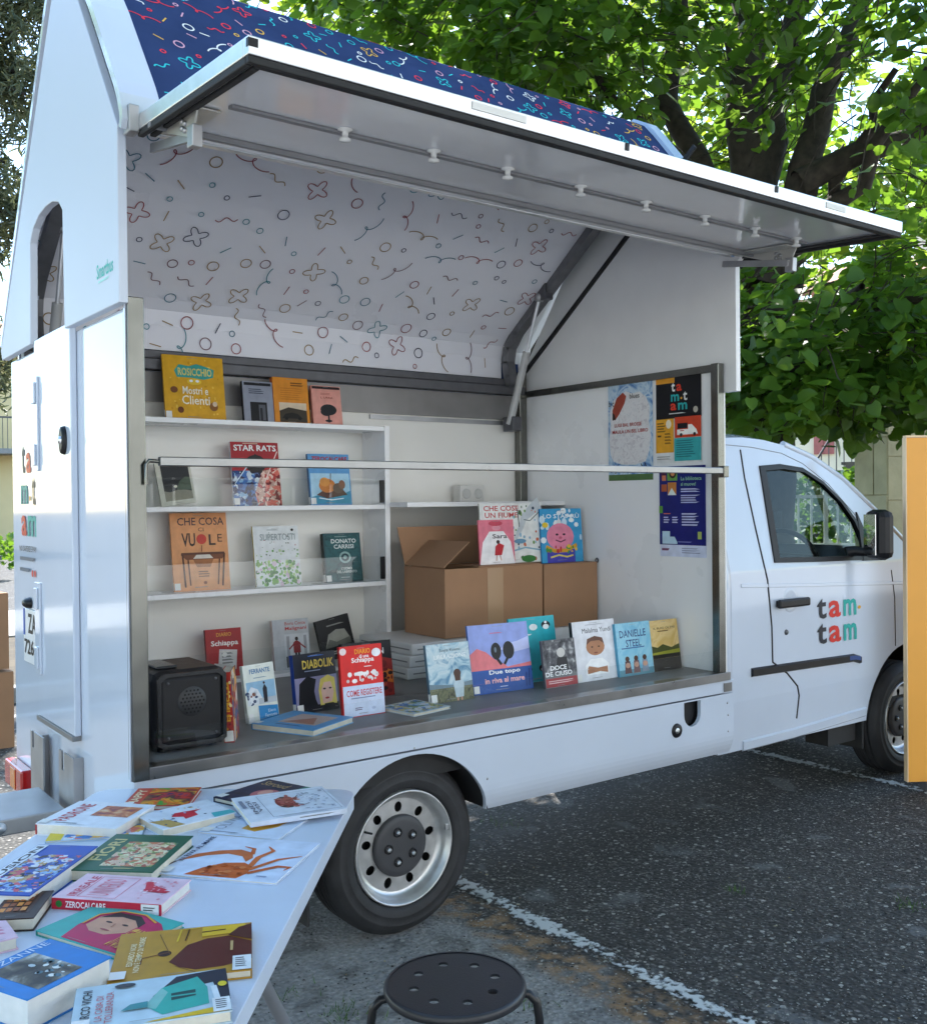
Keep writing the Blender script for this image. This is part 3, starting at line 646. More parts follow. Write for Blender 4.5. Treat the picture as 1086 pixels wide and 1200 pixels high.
lko = lk.build('door_lock', BLACKP, d_); lko.location = (-.027, .60, 1.795)
MB().lathe([(0, -.02), (.012, -.02), (.014, -.012)], (0, 0, 0), 'x', 14).build('lock_cylinder', ALU, lko)
hd = MB().lathe([(0, -.028), (.014, -.026), (.024, -.016), (.028, -.002)], (0, 0, 0), 'x', 18)
hd.v = [(x, y*1.5, z*.8) for x, y, z in hd.v]
ho = hd.build('plate_lamp', BLACKP, van); ho.location = (-.002, 1.20, 1.19)
# number plate (two rows)
pl_ = B('number_plate', mat('plate_white', (.75, .76, .76), .3), (-.010, 1.005, .955), (-.003, 1.275, 1.165), van, .002)
a = Art(.27, .21, lambda u, v, L: (-.0105-.0003*L, 1.275-.27*u, .955+.21*v))
a.run([('R', .0, .5, .10, 1, '#1d4fa8'), ('R', .90, .5, 1, 1, '#1d4fa8'), ('T', 'ZA', .28, .56, .72, .93, '#111111'), ('T', '726 SJ', .06, .08, .94, .44, '#111111')]); a.build(pl_, 'plate_band', 'plate_letters')
# rear lettering
a = Art(.34, .55, lambda u, v, L: (-.0036-.0003*L, 1.37-.34*u, 1.27+.55*v))
a.run([('T', 't', .22, .78, .36, 1.0, '#30303a', .025), ('T', 'a', .42, .78, .64, .93, '#d9532c', .025), ('T', 'm', .16, .56, .48, .70, '#3f9e95', .025), ('E', .58, .60, .03, .02, '#d8a020'), ('T', 't', .68, .55, .82, .76, '#6a5a4a', .025),
       ('T', 'a', .18, .33, .42, .48, '#cf3a26', .025), ('T', 'm', .48, .33, .88, .48, '#1f9c93', .025),
       ('T', 'NO SAPERE E PAY', .08, .22, .86, .26, '#333333', .01), ('B', .10, .13, .84, .18, 1, '#556070'), ('B', .10, .05, .60, .10, 1, '#556070'), ('E', .68, .07, .04, .026, '#c8342c'), ('E', .80, .07, .04, .026, '#c8342c')])
a.build(van, 'lettering_marks', 'rear_lettering')
# tail lamp and steel brackets
tl = MB().box((-.05, 1.18, .435), (-.003, 1.455, .535), .008).build('tail_lamp', mat('red_lens', (.45, .012, .012), .12, coat=.5), van)
MB().box((-.053, 1.27, .445), (-.0505, 1.345, .525), .001).build('indicator_lens', mat('amber_lens', (.75, .22, .01), .12, coat=.5), tl)
for y0 in (1.0, .56):
    prof = [(y0-.10, .35), (y0+.08, .35), (y0+.08, .715), (y0+.055, .715), (y0+.055, .655), (y0+.03, .655), (y0+.03, .715), (y0-.10, .715)] if y0 > .9 else [(y0-.05, .35), (y0+.13, .35), (y0+.13, .715), (y0+.095, .715), (y0+.095, .65), (y0+.065, .65), (y0+.065, .715), (y0-.05, .715)]
    MB().plate([prof], lambda p: (-.036, p[0], p[1]), lambda p: (-.030, p[0], p[1])).box((-.030, y0-.05, .35), (-.003, y0-.044, .715)).build('lift_bracket', ALUD, van)
stp = bpy.data.objects.new('folding_step', None); col.objects.link(stp); stp.parent = van
MB().box((-.75, .50, .50), (-.065, .84, .555), .006).build('step_plate', mat('galvanised', (.36, .37, .38), .42, .8, var=.15, vscale=8), stp)
for x in (-.27, -.55): MB().lathe([(0, -.008), (.011, -.007), (.013, -.003), (.02, -.003), (.02, .001)], (x, .50, .528), 'y', 12).build('bolt', ALU, stp)
# --- steel frame of the hatch opening -----------------------------------
MB().box((-.008, -.014, .742), (.042, .03, 2.19), .003).build('corner_post', STEEL, van)
B('edge_trim', WHITE, (-.012, .0, .742), (-.0085, .012, 2.17), van)
MB().box((2.665, -.014, .78), (2.706, .03, 2.19), .003).build('corner_post', STEEL, van)
# front bulkhead with its steel top rail
B('bulkhead', WHITE_IN, (2.707, .004, .776), (2.735, W_, 2.165), van)
MB().box((2.69, .03, 2.155), (2.7065, 1.40, 2.19), .002).build('top_rail', STEEL, van)
MB().box((2.655, 1.375, .776), (2.706, 1.425, 2.30), .003).build('back_post', STEEL, van)
MB().lathe([(.005, -.003), (.012, -.003), (.014, .0)], (2.705, .82, 1.26), 'x', 14).build('key_lock', DGREY, van)
# handrail across the opening
zh = 1.70
hr = MB().box((.075, -.045, zh-.014), (2.66, -.02, zh+.014), .003).build('guard_rail', STEELX, van)
MB().tube([(.075, -.03, zh), (.045, -.03, zh+.002), (.036, -.03, zh-.01), (.036, -.028, zh-.07)], .006, 8).build('rail_hook', STEEL, hr)
MB().box((2.661, -.05, zh-.03), (2.692, -.0145, zh+.022), .003).build('rail_catch', STEEL, hr)
# --- back wall, rails ----------------------------------------------------
bk = B('back_wall', CREAM_IN, (.03, W_-.03, .776), (2.70, W_, 2.165), van)
B('back_band', mat('grey_band', (.23, .22, .215), .4, .3, var=.1), (.03, W_-.045, 2.03), (2.65, W_-.032, 2.163), van)
MB().box((.03, W_-.09, 2.168), (2.69, W_-.03, 2.215), .004).box((.03, W_-.07, 2.218), (2.69, W_-.03, 2.255), .004).build('back_rail', DGREY, van)
B('back_closure', WHITE, (.03, W_+.002, 2.05), (2.72, W_+.02, 2.40), van)
B('back_trim', ALUD, (1.70, W_-.04, 2.0), (2.65, W_-.031, 2.022), van)
# --- upper end walls ------------------------------------------------------
AP = (.553, 3.475)
rear_up = [(-.018, 2.168), (-.018, 2.69), (AP[0]-.03, 3.435), (AP[0], 3.455), (AP[0]+.03, 3.435), (1.492, 2.212), (1.468, 2.172), (1.012, 2.178), (.995, 2.555)]
rear_up += [(.95, 2.60), (.87, 2.628), (.78, 2.638), (.69, 2.635), (.61, 2.615), (.563, 2.575), (.555, 2.172)]
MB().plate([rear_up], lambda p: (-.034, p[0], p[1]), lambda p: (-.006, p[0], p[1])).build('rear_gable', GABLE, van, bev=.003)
a = Art(.16, .06, lambda u, v, L: (-.0343-.0003*L, .19-.16*u, 2.245+.07*v))
a.run([('T', 'Smartbus', 0, .35, 1, 1, '#35b3a6', .02), ('B', .1, .05, .8, .25, 1, '#9fd8d2')]); a.build(van, 'maker_line', 'maker_mark')
front_up = [(-.07, 2.06), (-.07, 2.63), (-.125, 2.69), (-.06, 2.76), (AP[0], 3.46), (1.50, 2.21), (1.50, 2.168), (.0, 2.168), (.0, 2.06)]
MB().plate([front_up], lambda p: (2.722, p[0], p[1]), lambda p: (2.752, p[0], p[1])).build('front_gable', mat('grey_white_panel', (.78, .78, .78), .35, var=.02), van, bev=.002)
p0, p1 = on(742, 268, 'x', 2.72), on(616, 436, 'x', 2.72)
dd = (p1-p0)/np.linalg.norm(p1-p0)
MB().bar(p0-dd*.5+np.array([-.004, 0, 0]), p1+np.array([-.004, 0, 0]), .022, .012, (1, 0, 0)).build('seal_strip', RUBBER, van)
# --- roof -----------------------------------------------------------------
def arc_top(off):
    a0 = (AP[0]-.10, AP[1]-.137+off*.9); a1 = (AP[0]+.10, AP[1]-.137+off*.9)
    return [a0, (AP[0]-.05, AP[1]-.085+off), (AP[0], AP[1]-.065+off), (AP[0]+.05, AP[1]-.085+off), a1]
near = [(-.055, 2.71), (-.045, 2.76), (-.015, 2.81)]
roof_prof = near+[(.22, 3.125), (.40, 3.345)]+[(.46, 3.41), (.53, 3.45), (.60, 3.452), (.67, 3.41), (.73, 3.34)]+[(1.12, 2.80), (1.34, 2.55), (1.45, 2.44), (1.475, 2.36), (1.47, 2.26)]
NAVY = mat('navy_roof_wrap', (.036, .060, .15), .7, var=.12, vscale=5, spec=0.)
rf = strip(roof_prof, .085, 2.70, .03).build('roof', NAVY, van)
fmap, Lt = profmap(roof_prof[:10], .09, .0015)
cf = confetti(fmap, 2.6, Lt, ['#e8485a', '#e8485a', '#e9eef0', '#3fc3cf', '#3fc3cf', '#e0b65a', '#d8a9c0'], 760, .0055, 11, .62, True)
cf.build('confetti_print', None, rf, False)['kind'] = 'stuff'
trim_p = [(-.062, 2.665), (-.075, 2.69), (-.072, 2.72), (-.05, 2.775), (-.02, 2.825)]+[(y-.012, z+.012) for y, z in roof_prof[3:6]]+[(.53, 3.466), (.60, 3.467), (.68, 3.42), (.745, 3.345), (1.50, 2.24)]
strip(trim_p, -.036, .083, .026).build('roof_trim', WHITE, van)
strip(trim_p[:9]+[(.68, 3.42), (.745, 3.345), (.95, 3.06)], 2.702, 2.775, .026).build('roof_trim', mat('pale_blue_trim', (.42, .56, .78), .25), van)
strip([(.952, 3.058), (1.12, 2.83), (1.34, 2.58), (1.46, 2.47), (1.49, 2.36), (1.485, 2.2)], 2.702, 2.775, .05).build('roof_trim', mat('grey_white_panel'), van)
strip([(.73, 3.295), (1.12, 2.755), (1.33, 2.51), (1.43, 2.42), (1.452, 2.35), (1.45, 2.24)], 2.562, 2.72, .006).build('roof_liner', mat('grey_white_panel'), van)
# raised far roof panel with the printed lining
lin_p = [(.40, 3.142), (.70, 2.958), (1.06, 2.694), (1.36, 2.475), (1.405, 2.43), (1.42, 2.36), (1.42, 2.25)]
LINM = mat('lilac_white_lining', (.78, .78, .83), .30, var=.02, vscale=2)
ln = strip([(y+.012, z+.012) for y, z in lin_p], .0, 2.56, .010).build('roof_lining', LINM, van)
fmap, Lt = profmap(lin_p, .0, .0025, .6, 2.2, True)
cf = confetti(fmap, 2.55, Lt, ['#8a3540', '#9a4a50', '#96784a', '#96784a', '#2f6f86', '#3a8694', '#2c3050', '#6d4450'], 300, .0045, 5, .95)
cf.build('confetti_print', None, ln, False)['kind'] = 'stuff'
def arm(x):
    am = MB(); pts = [(x, .42, 3.12), (x, .696, 2.945), (x, 1.065, 2.68), (x, 1.30, 2.51), (x, 1.372, 2.43), (x, 1.39, 2.35), (x, 1.375, 2.27), (x, 1.355, 2.22)]
    for i in range(len(pts)-1): am.bar(pts[i], (Vector(pts[i+1])+(Vector(pts[i+1])-Vector(pts[i])).normalized()*.008), .05, .055, (1, 0, 0))
    o = am.build('panel_arm', mat('grey_arm', (.17, .17, .18), .4, .4, var=.15, vscale=20), van)
    s = bpy.data.objects.new('gas_strut', None); col.objects.link(s); s.parent = van
    sx = x-.03 if x > 1 else x+.04
    A, Bt = Vector((sx, 1.085, 2.655)), Vector((sx, 1.345, 2.0)); M = A.lerp(Bt, .42)
    MB().cyl(A, M, .0095, 12).build('piston_rod', ALU, s); MB().cyl(M, Bt, .021, 16).build('cylinder', mat('pale_grey_tube', (.50, .50, .49), .4, .3, var=.1), s)
    MB().lathe([(0, -.02), (.022, -.018), (.022, .018), (0, .02)], A, 'x', 14).build('ball_joint', ALUD, s)
    MB().box((sx-.012, 1.30, 1.96), (sx+.05, 1.39, 2.04), .004).build('strut_foot', DGREY, s)
    MB().box((sx-.01, 1.03, 2.64), (sx+.05, 1.12, 2.73), .006).build('strut_mount', DGREY, s)
arm(2.585); arm(.075)
# --- awning hatch ------------------------------------------------------------
aw = bpy.data.objects.new('hatch', None); col.objects.link(aw); aw.parent = van
HY, HZ = -.035, 2.685; OY, OZ = -.829, 2.633
aw.location = (0, HY, HZ); aw.rotation_euler.x = math.atan2(HZ-OZ, HY-OY)
LW = math.hypot(HY-OY, HZ-OZ)                                  # local: hatch runs to y=-LW, x .01..2.79
X0, X1 = .010, 2.792
HIN = mat('hatch_lining', (.78, .78, .80), .12, var=.02, coat=.3)
MB().box((X0+.02, -LW+.02, -.012), (X1-.02, -.02, .02)).build('hatch_panel', HIN, aw)
fr = MB()
fr.box((X0, -LW, -.016), (X1, -LW+.03, .028), .003).box((X0, -.03, -.016), (X1, 0, .028), .003).box((X0, -LW+.0305, -.016), (X0+.03, -.0305, .028), .003).box((X1-.03, -LW+.0305, -.016), (X1, -.0305, .028), .003)
fr.build('hatch_frame', ALU, aw)
se = MB()
for o_, z in ((.0, -.034), (.036, -.026)):
    se.box((X0+o_+.002, -LW+o_+.002, z), (X1-o_-.002, -LW+o_+.02, -.0165)).box((X0+o_+.002, -LW+o_+.021, z), (X0+o_+.02, -.03, -.0165)).box((X1-o_-.02, -LW+o_+.021, z), (X1-o_-.002, -.03, -.0165))
se.build('seal', RUBBER, aw, bev=.003)
RAILG = mat('grey_rail', (.20, .20, .21), .4, var=.1)
B('hinge_edge', RAILG, (X0, -.14, -.03), (X1, -.118, -.0125), aw, .003)
B('led_rail', RAILG, (X0+.12, -.43, -.022), (X1-.10, -.405, -.0125), aw, .002)
for x in (.47, .78, 1.07, 1.39, 1.71, 2.03, 2.33, 2.60):
    k = MB().lathe([(.022, -.013), (.022, -.017), (.009, -.020), (.009, -.036), (.017, -.040), (.017, -.047), (0, -.049)], (x, -.445, 0), 'z', 16).build('lamp_knob', mat('white_knob', (.72, .72, .70), .25), aw)
for x, w in ((.66, .19), (2.28, .12)):
    B('latch_plate', mat('latch_white', (.7, .69, .66), .35), (x, -LW-.003, .0), (x+w, -LW-.0003, .02), aw)
for x in (1.245, 1.98): B('edge_clip', BLACKP, (x, -LW-.004, .004), (x+.014, -LW-.0005, .025), aw)
for x, sg in ((.0605, 1), (2.72, -1)):
    tr = [(-.06, -.017), (-.36, -.017), (-.34, -.06), (-.30, -.085)]
    pb = MB().plate([tr], lambda p: (x, p[0], p[1]), lambda p: (x+.006, p[0], p[1])).box((x, -.36, -.021), (x+.07*sg, -.06, -.0165)).build('bracket_plate', mat('plate_cream_metal', (.55, .54, .50), .4, .6, var=.1), aw)
    for i in range(4): MB().lathe([(0, -.008), (.008, -.007), (.008, .0)], (x, -.26-.02*(i % 2), -.035-.016*i*.6), 'x', 8).build('rivet', ALUD, pb)
    MB().bar((x+.012*sg, .02, -.045), (x+.012*sg, -.33, -.085), .012, .026).box((x-.008, -.35, -.12), (x+.022, -.31, -.06), .003).build('support_arm', ALUD, aw)
B('corner_block', BLACKP, (X0-.001, -LW-.001, .002), (X0+.024, -LW+.012, .022), aw)
# hinge fitting at the eaves
MB().box((-.02, -.085, 2.655), (.012, -.03, 2.735), .004).build('eave_hinge', ALUD, van)
# --- shelves -------------------------------------------------------------------
SY = 1.215
sh = bpy.data.objects.new('shelf_unit', None); col.objects.link(sh); sh.parent = van
SHZ = [.79, 1.187, 1.562, 1.945]
for z in SHZ: MB().box((.06, SY, z-.022), (1.655, W_-.032, z), .002).build('shelf', WHITE_IN, sh)
MB().box((1.656, SY-.002, .776), (1.684, W_-.032, 1.948), .002).build('side_panel', WHITE_IN, sh)
GL = glass('acrylic_guard', (.97, .98, .98))
for z in SHZ[:3]:
    gp = MB().box((.10, SY+.004, z+.001), (1.63, SY+.007, z+.125)).build('acrylic_guard', GL, sh)
    MB().box((1.63, SY-.001, z+.01), (1.652, SY+.012, z+.12), .002).build('guard_clip', BLACKP, gp)
MB().box((.07, .022, .78), (2.66, .0255, .878)).build('acrylic_guard', GL, van)
# ledge right of the shelves, socket box, bench under the cartons
B('ledge', WHITE_IN, (1.685, 1.06, 1.548), (2.704, W_-.032, 1.572), van, .002)
ob = B('socket_box', mat('socket_white', (.62, .61, .58), .4), (2.20, 1.33, 1.573), (2.36, 1.40, 1.66), van, .004)
for x in (2.24, 2.32): MB().lathe([(.0, -.004), (.02, -.002), (.026, -.006), (.028, .001)], (x, 1.3295, 1.615), 'y', 18).build('socket', mat('socket_face', (.5, .5, .48), .35), ob)
B('bench', WHITE_IN, (2.16, .78, .776), (2.70, W_-.034, .935), van, .003)
# --- cab -------------------------------------------------------------------------
def cy(z): return .10+(max(0, z-1.22)*.20)+(max(0, .60-z)*.06)
def cs(u, v, extra=0.):
    y = .1
    for _ in range(12): p = on(u, v, 'y', y); y = cy(p[2])+extra
    return (p[0], p[2])
CW = 1.52                                                     # far side = CW - y
cab = bpy.data.objects.new('cab', None); col.objects.link(cab); cab.parent = van
top = [(2.80, 1.845), (2.95, 1.872), (3.15, 1.88), (3.31, 1.872), (3.48, 1.848), (3.70, 1.787), (3.94, 1.676), (4.18, 1.515), (4.40, 1.35), (4.52, 1.255), (4.72, 1.185), (4.90, 1.08), (4.98, .92), (5.0, .60), (4.96, .42)]
FA = circ(4.447, .335, .415, None, 26, 0.06, math.pi-.06)
side_outline = [(2.80, .36)]+top+[(FA[0][0], .42)]+FA+[(4.0, .36)]
win_px = [(893, 549), (915, 547), (940, 551), (963, 566), (985, 588), (1002, 612), (1013, 638), (1015, 653), (960, 655), (910, 656)]
WIN = [cs(u, v) for u, v in win_px]
def bend(mb, name, m, parent, off0, mirror=False):
    """bend a flat plate (y = offset) onto the cab side"""
    bm = bmesh.new(); vv = [bm.verts.new(v) for v in mb.v]
    for f in mb.f:
        try: bm.faces.new([vv[i] for i in f])
        except ValueError: pass
    bmesh.ops.remove_doubles(bm, verts=bm.verts, dist=1e-5)
    for z in (.5, .60, 1.215, 1.225): bmesh.ops.bisect_plane(bm, geom=bm.verts[:]+bm.edges[:]+bm.faces[:], plane_co=(0, 0, z), plane_no=(0, 0, 1))
    for v in bm.verts:
        y = v.co.y+cy(v.co.z)
        v.co.y = CW-y if mirror else y
    return MB().bm(bm).build(name, m, parent)
inset = lambda loop, k: [((p[0]-sum(q[0] for q in loop)/len(loop))*k+sum(q[0] for q in loop)/len(loop), (p[1]-sum(q[1] for q in loop)/len(loop))*k+sum(q[1] for q in loop)/len(loop)) for p in loop]
for mir in (False, True):
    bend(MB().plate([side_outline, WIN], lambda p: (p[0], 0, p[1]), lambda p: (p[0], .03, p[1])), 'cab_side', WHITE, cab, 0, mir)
    bend(MB().plate([inset(WIN, 1.06), inset(WIN, .955)], lambda p: (p[0], -.008, p[1]), lambda p: (p[0], .02, p[1])), 'window_frame', BLACKP, cab, 0, mir)
    bend(MB().plate([inset(WIN, .965)], lambda p: (p[0], .008, p[1]), lambda p: (p[0], .011, p[1])), 'window_pane', glass('cab_glass', (.74, .78, .76)), cab, 0, mir)
# top surface: roof, windscreen, bonnet as lofted strips
def tops(i0, i1, name, m, drop=0.):
    P = []
    for x, z in top[i0:i1]:
        a, b = cy(z)+.001, CW-cy(z)-.001; cr = .05 if x < 3.9 else .03
        row = []
        for k in range(13):
            t = k/12; s_ = math.sin(math.pi*t); row.append((x+(.06*s_ if x > 3.6 else 0), a+(b-a)*t, z-drop+cr*(1-(2*t-1)**4)*.9))
        P.append(row)
    return MB().grid(P).build(name, m, cab)
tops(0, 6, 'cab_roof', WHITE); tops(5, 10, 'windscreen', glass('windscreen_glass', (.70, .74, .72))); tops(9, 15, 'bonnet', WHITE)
for t_ in (0, 1):                                             # pillars
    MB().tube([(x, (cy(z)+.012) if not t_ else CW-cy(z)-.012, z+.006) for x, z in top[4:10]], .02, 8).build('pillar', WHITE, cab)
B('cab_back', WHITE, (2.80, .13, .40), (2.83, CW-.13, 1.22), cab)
B('cab_floor', RUBBER, (2.84, .16, .38), (4.9, CW-.16, .44), cab)
B('bulkhead_trim', BLACKP, (2.832, .17, .45), (2.845, CW-.17, 1.25), cab)
# door seams, handle, strip, lettering
def seam(pts, r=.0035, o=0.):
    fine = []
    for (a, b), (c, d) in zip(pts[:-1], pts[1:]):
        for k in range(8): fine.append((a+(c-a)*k/8, b+(d-b)*k/8))
    return [(x, cy(z)-.0005, z) for x, z in [cs(u, v) for u, v in fine+[pts[-1]]]]
dr = bpy.data.objects.new('cab_door', None); col.objects.link(dr); dr.parent = cab
MB().tube(seam([(867, 527), (872, 560), (885, 620), (899, 680), (904, 735), (905, 776), (922, 789), (934, 804), (936, 815), (933, 842)]), .0048, 6).build('door_seam', RUBBER, dr)
MB().tube(seam([(1044, 668), (1048, 700), (1049, 757)]), .003, 6).build('door_seam', RUBBER, dr)
MB().tube(seam([(849, 521), (880, 524), (915, 531), (940, 543), (970, 567), (1003, 605)]), .0022, 6).build('roof_seam', mat('seam_grey', (.25, .26, .28), .5), cab)
def relief(pts, h, t, name, m, par, bev=.004):
    """a long moulding lying on the cab side; pts px of its upper edge, h height"""
    A = [cs(u, v) for u, v in pts]; mb = MB(); P = []
    for x, z in A: P.append([(x, cy(z)+.001, z), (x, cy(z)-t, z-h*.15), (x, cy(z-h)-t, z-h*.85), (x, cy(z-h)+.001, z-h)])
    mb.grid(P, False); mb.add(P[0], [(0, 1, 2, 3)]); mb.add(P[-1], [(3, 2, 1, 0)])
    return mb.build(name, m, par)
rs = relief([(880, 783), (950, 773), (1000, 766), (1007, 768)], .045, .014, 'rub_strip', BLACKP, dr)
relief([(993, 768), (1000, 767), (1006, 768)], .030, .0148, 'strip_badge', mat('badge_blue', (.02, .06, .22), .3), rs)
relief([(868, 684), (900, 684), (960, 683), (1058, 681)], .02, .004, 'belt_crease', WHITE, cab)
relief([(870, 868), (930, 853), (1000, 832), (1014, 828)], .055, .010, 'sill_moulding', WHITE, cab)
hx, hz = cs(926, 706)
hm = MB().box((hx-.13, cy(hz)-.035, hz-.022), (hx+.125, cy(hz)-.012, hz+.022), .01).build('door_handle', BLACKP, dr)
MB().box((hx-.115, cy(hz)-.013, hz-.015), (hx-.08, cy(hz)+.003, hz+.015)).box((hx+.08, cy(hz)-.013, hz-.015), (hx+.115, cy(hz)+.003, hz+.015)).build('handle_post', BLACKP, hm)
cup = MB().lathe([(.0, -.001), (.045, -.002), (.058, -.004), (.064, .002)], (0, 0, 0), 'y', 24).build('handle_cup', WHITE, dr); cup.location = (hx, cy(hz), hz+.012)
lx, lz = cs(921, 741)
MB().lathe([(0, -.006), (.012, -.006), (.015, .001)], (lx, cy(lz), lz), 'y', 16).build('door_lock', DGREY, dr)
tlx, tlz = cs(956, 702); brx, brz = cs(1008, 749)
a = Art(brx-tlx, tlz-brz, lambda u, v, L: (tlx+(brx-tlx)*u, cy(brz+(tlz-brz)*v)-.002-.0003*L, brz+(tlz-brz)*v))
a.run([('T', 't', .01, .56, .22, 1.0, '#202430', .025), ('T', 'a', .27, .56, .54, .93, '#cf2f25', .025), ('T', 'm', .60, .56, .90, .93, '#1fa39a', .025), ('E', .97, .72, .035, .04, '#e0a52a'),
       ('T', 't', .01, .02, .22, .46, '#202430', .025), ('T', 'a', .27, .02, .54, .39, '#cf2f25', .025), ('T', 'm', .60, .02, .90, .39, '#1fa39a', .025)])
a.build(dr, 'logo_dot', 'door_lettering')
MB().box((4.02, .13, .20), (4.035, .30, .45), .004).build('mud_flap', RUBBER, cab)
B('sill_box', RUBBER, (3.75, .16, .25), (4.0, .3, .37), cab)
B('cab_mount', DGREY, (2.752, .10, .42), (2.80, 1.3, 1.0), van)
# wheel arch liner at the front
P = [[(x, .13, z), (x, .45, z)] for x, z in circ(4.447, .335, .42, None, 20, .0, math.pi)]
MB().grid(P).build('wheel_liner', RUBBER, cab)
P = [[(2.80, cy(z)+.002, z), (2.82, cy(z)-.028 if z < 1.2 else cy(z)-.018, z), (2.862, cy(z)-.022 if z < 1.2 else cy(z)-.012, z), (2.885, cy(z)+.001, z)] for z in (.40, .55, .75, .95, 1.10, 1.16, 1.24, 1.5, 1.75, 1.83)]
MB().grid(P, True).build('pillar_swage', WHITE, cab)
# mirror
mx, mz = cs(1018, 640)
mr = bpy.data.objects.new('wing_mirror', None); col.objects.link(mr); mr.parent = cab
mc = np.array(on(1029.5, 626, 'y', -.03))
ms = MB().box((-.05, -.075, -.135), (.055, .075, .13), .04).build('mirror_shell', BLACKP, mr); ms.location = mc; ms.rotation_euler.z = rad(-26)
mg = MB().box((-.0525, -.052, -.108), (-.0504, .056, .104)).build('mirror_glass', mat('mirror', (.75, .76, .78), .02, 1.), mr); mg.location = mc; mg.rotation_euler.z = rad(-26)
MB().tube([(mc[0]+.01, mc[1]+.05, mc[2]-.10), (mc[0]-.02, cy(mz)-.02, mz-.02), (mc[0]-.05, cy(mz)+.01, mz-.03)], [.022, .028, .035], 10).build('mirror_arm', BLACKP, mr)
tri = [cs(1002, 600), cs(1018, 636), cs(1034, 656), cs(1010, 657)]
bend(MB().plate([tri], lambda p: (p[0], -.010, p[1]), lambda p: (p[0], .004, p[1])), 'mirror_base', BLACKP, cab, 0)
# cab inside: seats, dashboard, wheel
SEAT = mat('seat_fabric', (.045, .045, .05), .9, var=.2, vscale=30)
for y in (.42, 1.08):
    st_ = bpy.data.objects.new('seat', None); col.objects.link(st_); st_.parent = cab; st_.location = (3.12, y, .75)
    MB().box((-.02, -.24, 0), (.50, .24, .16), .05).build('seat_cushion', SEAT, st_)
    b_ = MB().box((-.07, -.23, 0), (.07, .23, .62), .05).build('backrest', SEAT, st_); b_.location = (.02, 0, .12); b_.rotation_euler.y = rad(-9)
    h_ = MB().box((-.05, -.13, 0), (.05, .13, .20), .04).build('headrest', SEAT, st_); h_.location = (-.08, 0, .77); h_.rotation_euler.y = rad(-6)
MB().box((3.95, .17, .80), (4.40, CW-.17, 1.22), .05).build('dashboard', mat('dash_plastic', (.03, .03, .032), .6, var=.1), cab)
sw = MB(); P = [Vector((math.sin(t)*.0+.10*math.cos(t), .185*math.sin(t), .155*math.cos(t))) for t in [2*math.pi*i/28 for i in range(29)]]
swo = sw.tube([(3.82-p.x*.6, .45+p.y, 1.24+p.z) for p in P], .015, 8, False).bar((3.82, .28, 1.24), (3.82, .62, 1.24), .03, .05).bar((3.83, .45, 1.24), (4.05, .45, 1.12), .05, .05).build('steering_wheel', BLACKP, cab)
B('front_bumper', BLACKP, (4.90, .14, .30), (5.04, CW-.14, .60), cab, .03)
B('beacon', mat('amber_beacon', (.7, .35, .03), .3), (2.86, .35, 1.89), (3.0, 1.1, 1.925), cab, .01)
# ================================================================== books, boxes, posters
def book_mesh(w, h, t, cover, spine, label, pages=PAGE, art=(), sticker=True, spine_art=(), low_spine=False):
    """local: front cover faces -y at y=0, spine at x=0, base z=0"""
    bt = .0016 if t < .014 else .0024
    m = MB().use(ink(cover) if isinstance(cover, str) else cover)
    m.box((0, 0, 0), (w, bt, h)).box((0, t-bt, 0), (w, t, h))
    m.use(ink(spine) if isinstance(spine, str) else spine)
    if low_spine: m.box((.0002, .0004, -.0005), (w-.0002, t-.0004, bt))
    else: m.box((-.0005, 0.0004, .0002), (bt, t-.0004, h-.0002))
    o = m.build('book', None, None, True)
    tag(o, label, 'book')
    MB().box((bt, bt, .003), (w-.003, t-bt, h-.003)).build('pages', pages, o)
    a = Art(w, h, lambda u, v, L: (w*u, -.00015*L-.0002, h*v)); a.run(list(art)+[('B', .36, .035, .64, .05, 1, '#8a8a8a'), ('B', .40, .955, .62, .965, 1, '#9a9a9a')]); a.build(o)
    if sticker:
        MB().box((w*.005, -.0014-.00015*a.l, h*.02), (min(.028, w*.16), -.0012-.00015*a.l, h*.02+.03)).box((-.0022, .002, h*.02), (-.0012, t-.002, h*.02+.035)).build('shelf_mark', mat('sticker_white', (.78, .78, .76), .5), o)
    if spine_art:
        s = Art(w, t, lambda u, v, L: (w*u, t*(1-v), -.0008-.00015*L)) if low_spine else Art(t, h, lambda u, v, L: (-.0008-.00015*L, t*u, h*v)); s.run(spine_art); s.build(o, 'spine_art', 'spine_title')
    return o
def stand(label, u0, u1, vt, vb, cover, spine, t, art, z=None, y=None, yaw=0, lean=8, roll=0, wide=None, **kw):
    """standing book seen between pixel columns u0..u1, rows vt..vb; stands on the plane z (and at y if given)"""
    um = (u0+u1)/2
    M = on(um, vb, 'y', y) if y is not None else on(um, vb, 'z', z)
    if z is not None: M = np.array([M[0], M[1], z])
    k = pr(M)[2]; a = rad(yaw); d = np.array([math.cos(a), math.sin(a), 0])
    w = (u1-u0)/(pr(M+d*.05)[0]-pr(M-d*.05)[0])*.1
    w = wide or w; h = (vb-vt)*k/FPX/math.cos(rad(lean))
    o = book_mesh(w, h, t, cover, spine, label, art=art, **kw)
    o.location = M-d*w/2; o.rotation_euler = (rad(-lean), rad(roll), a)
    return o
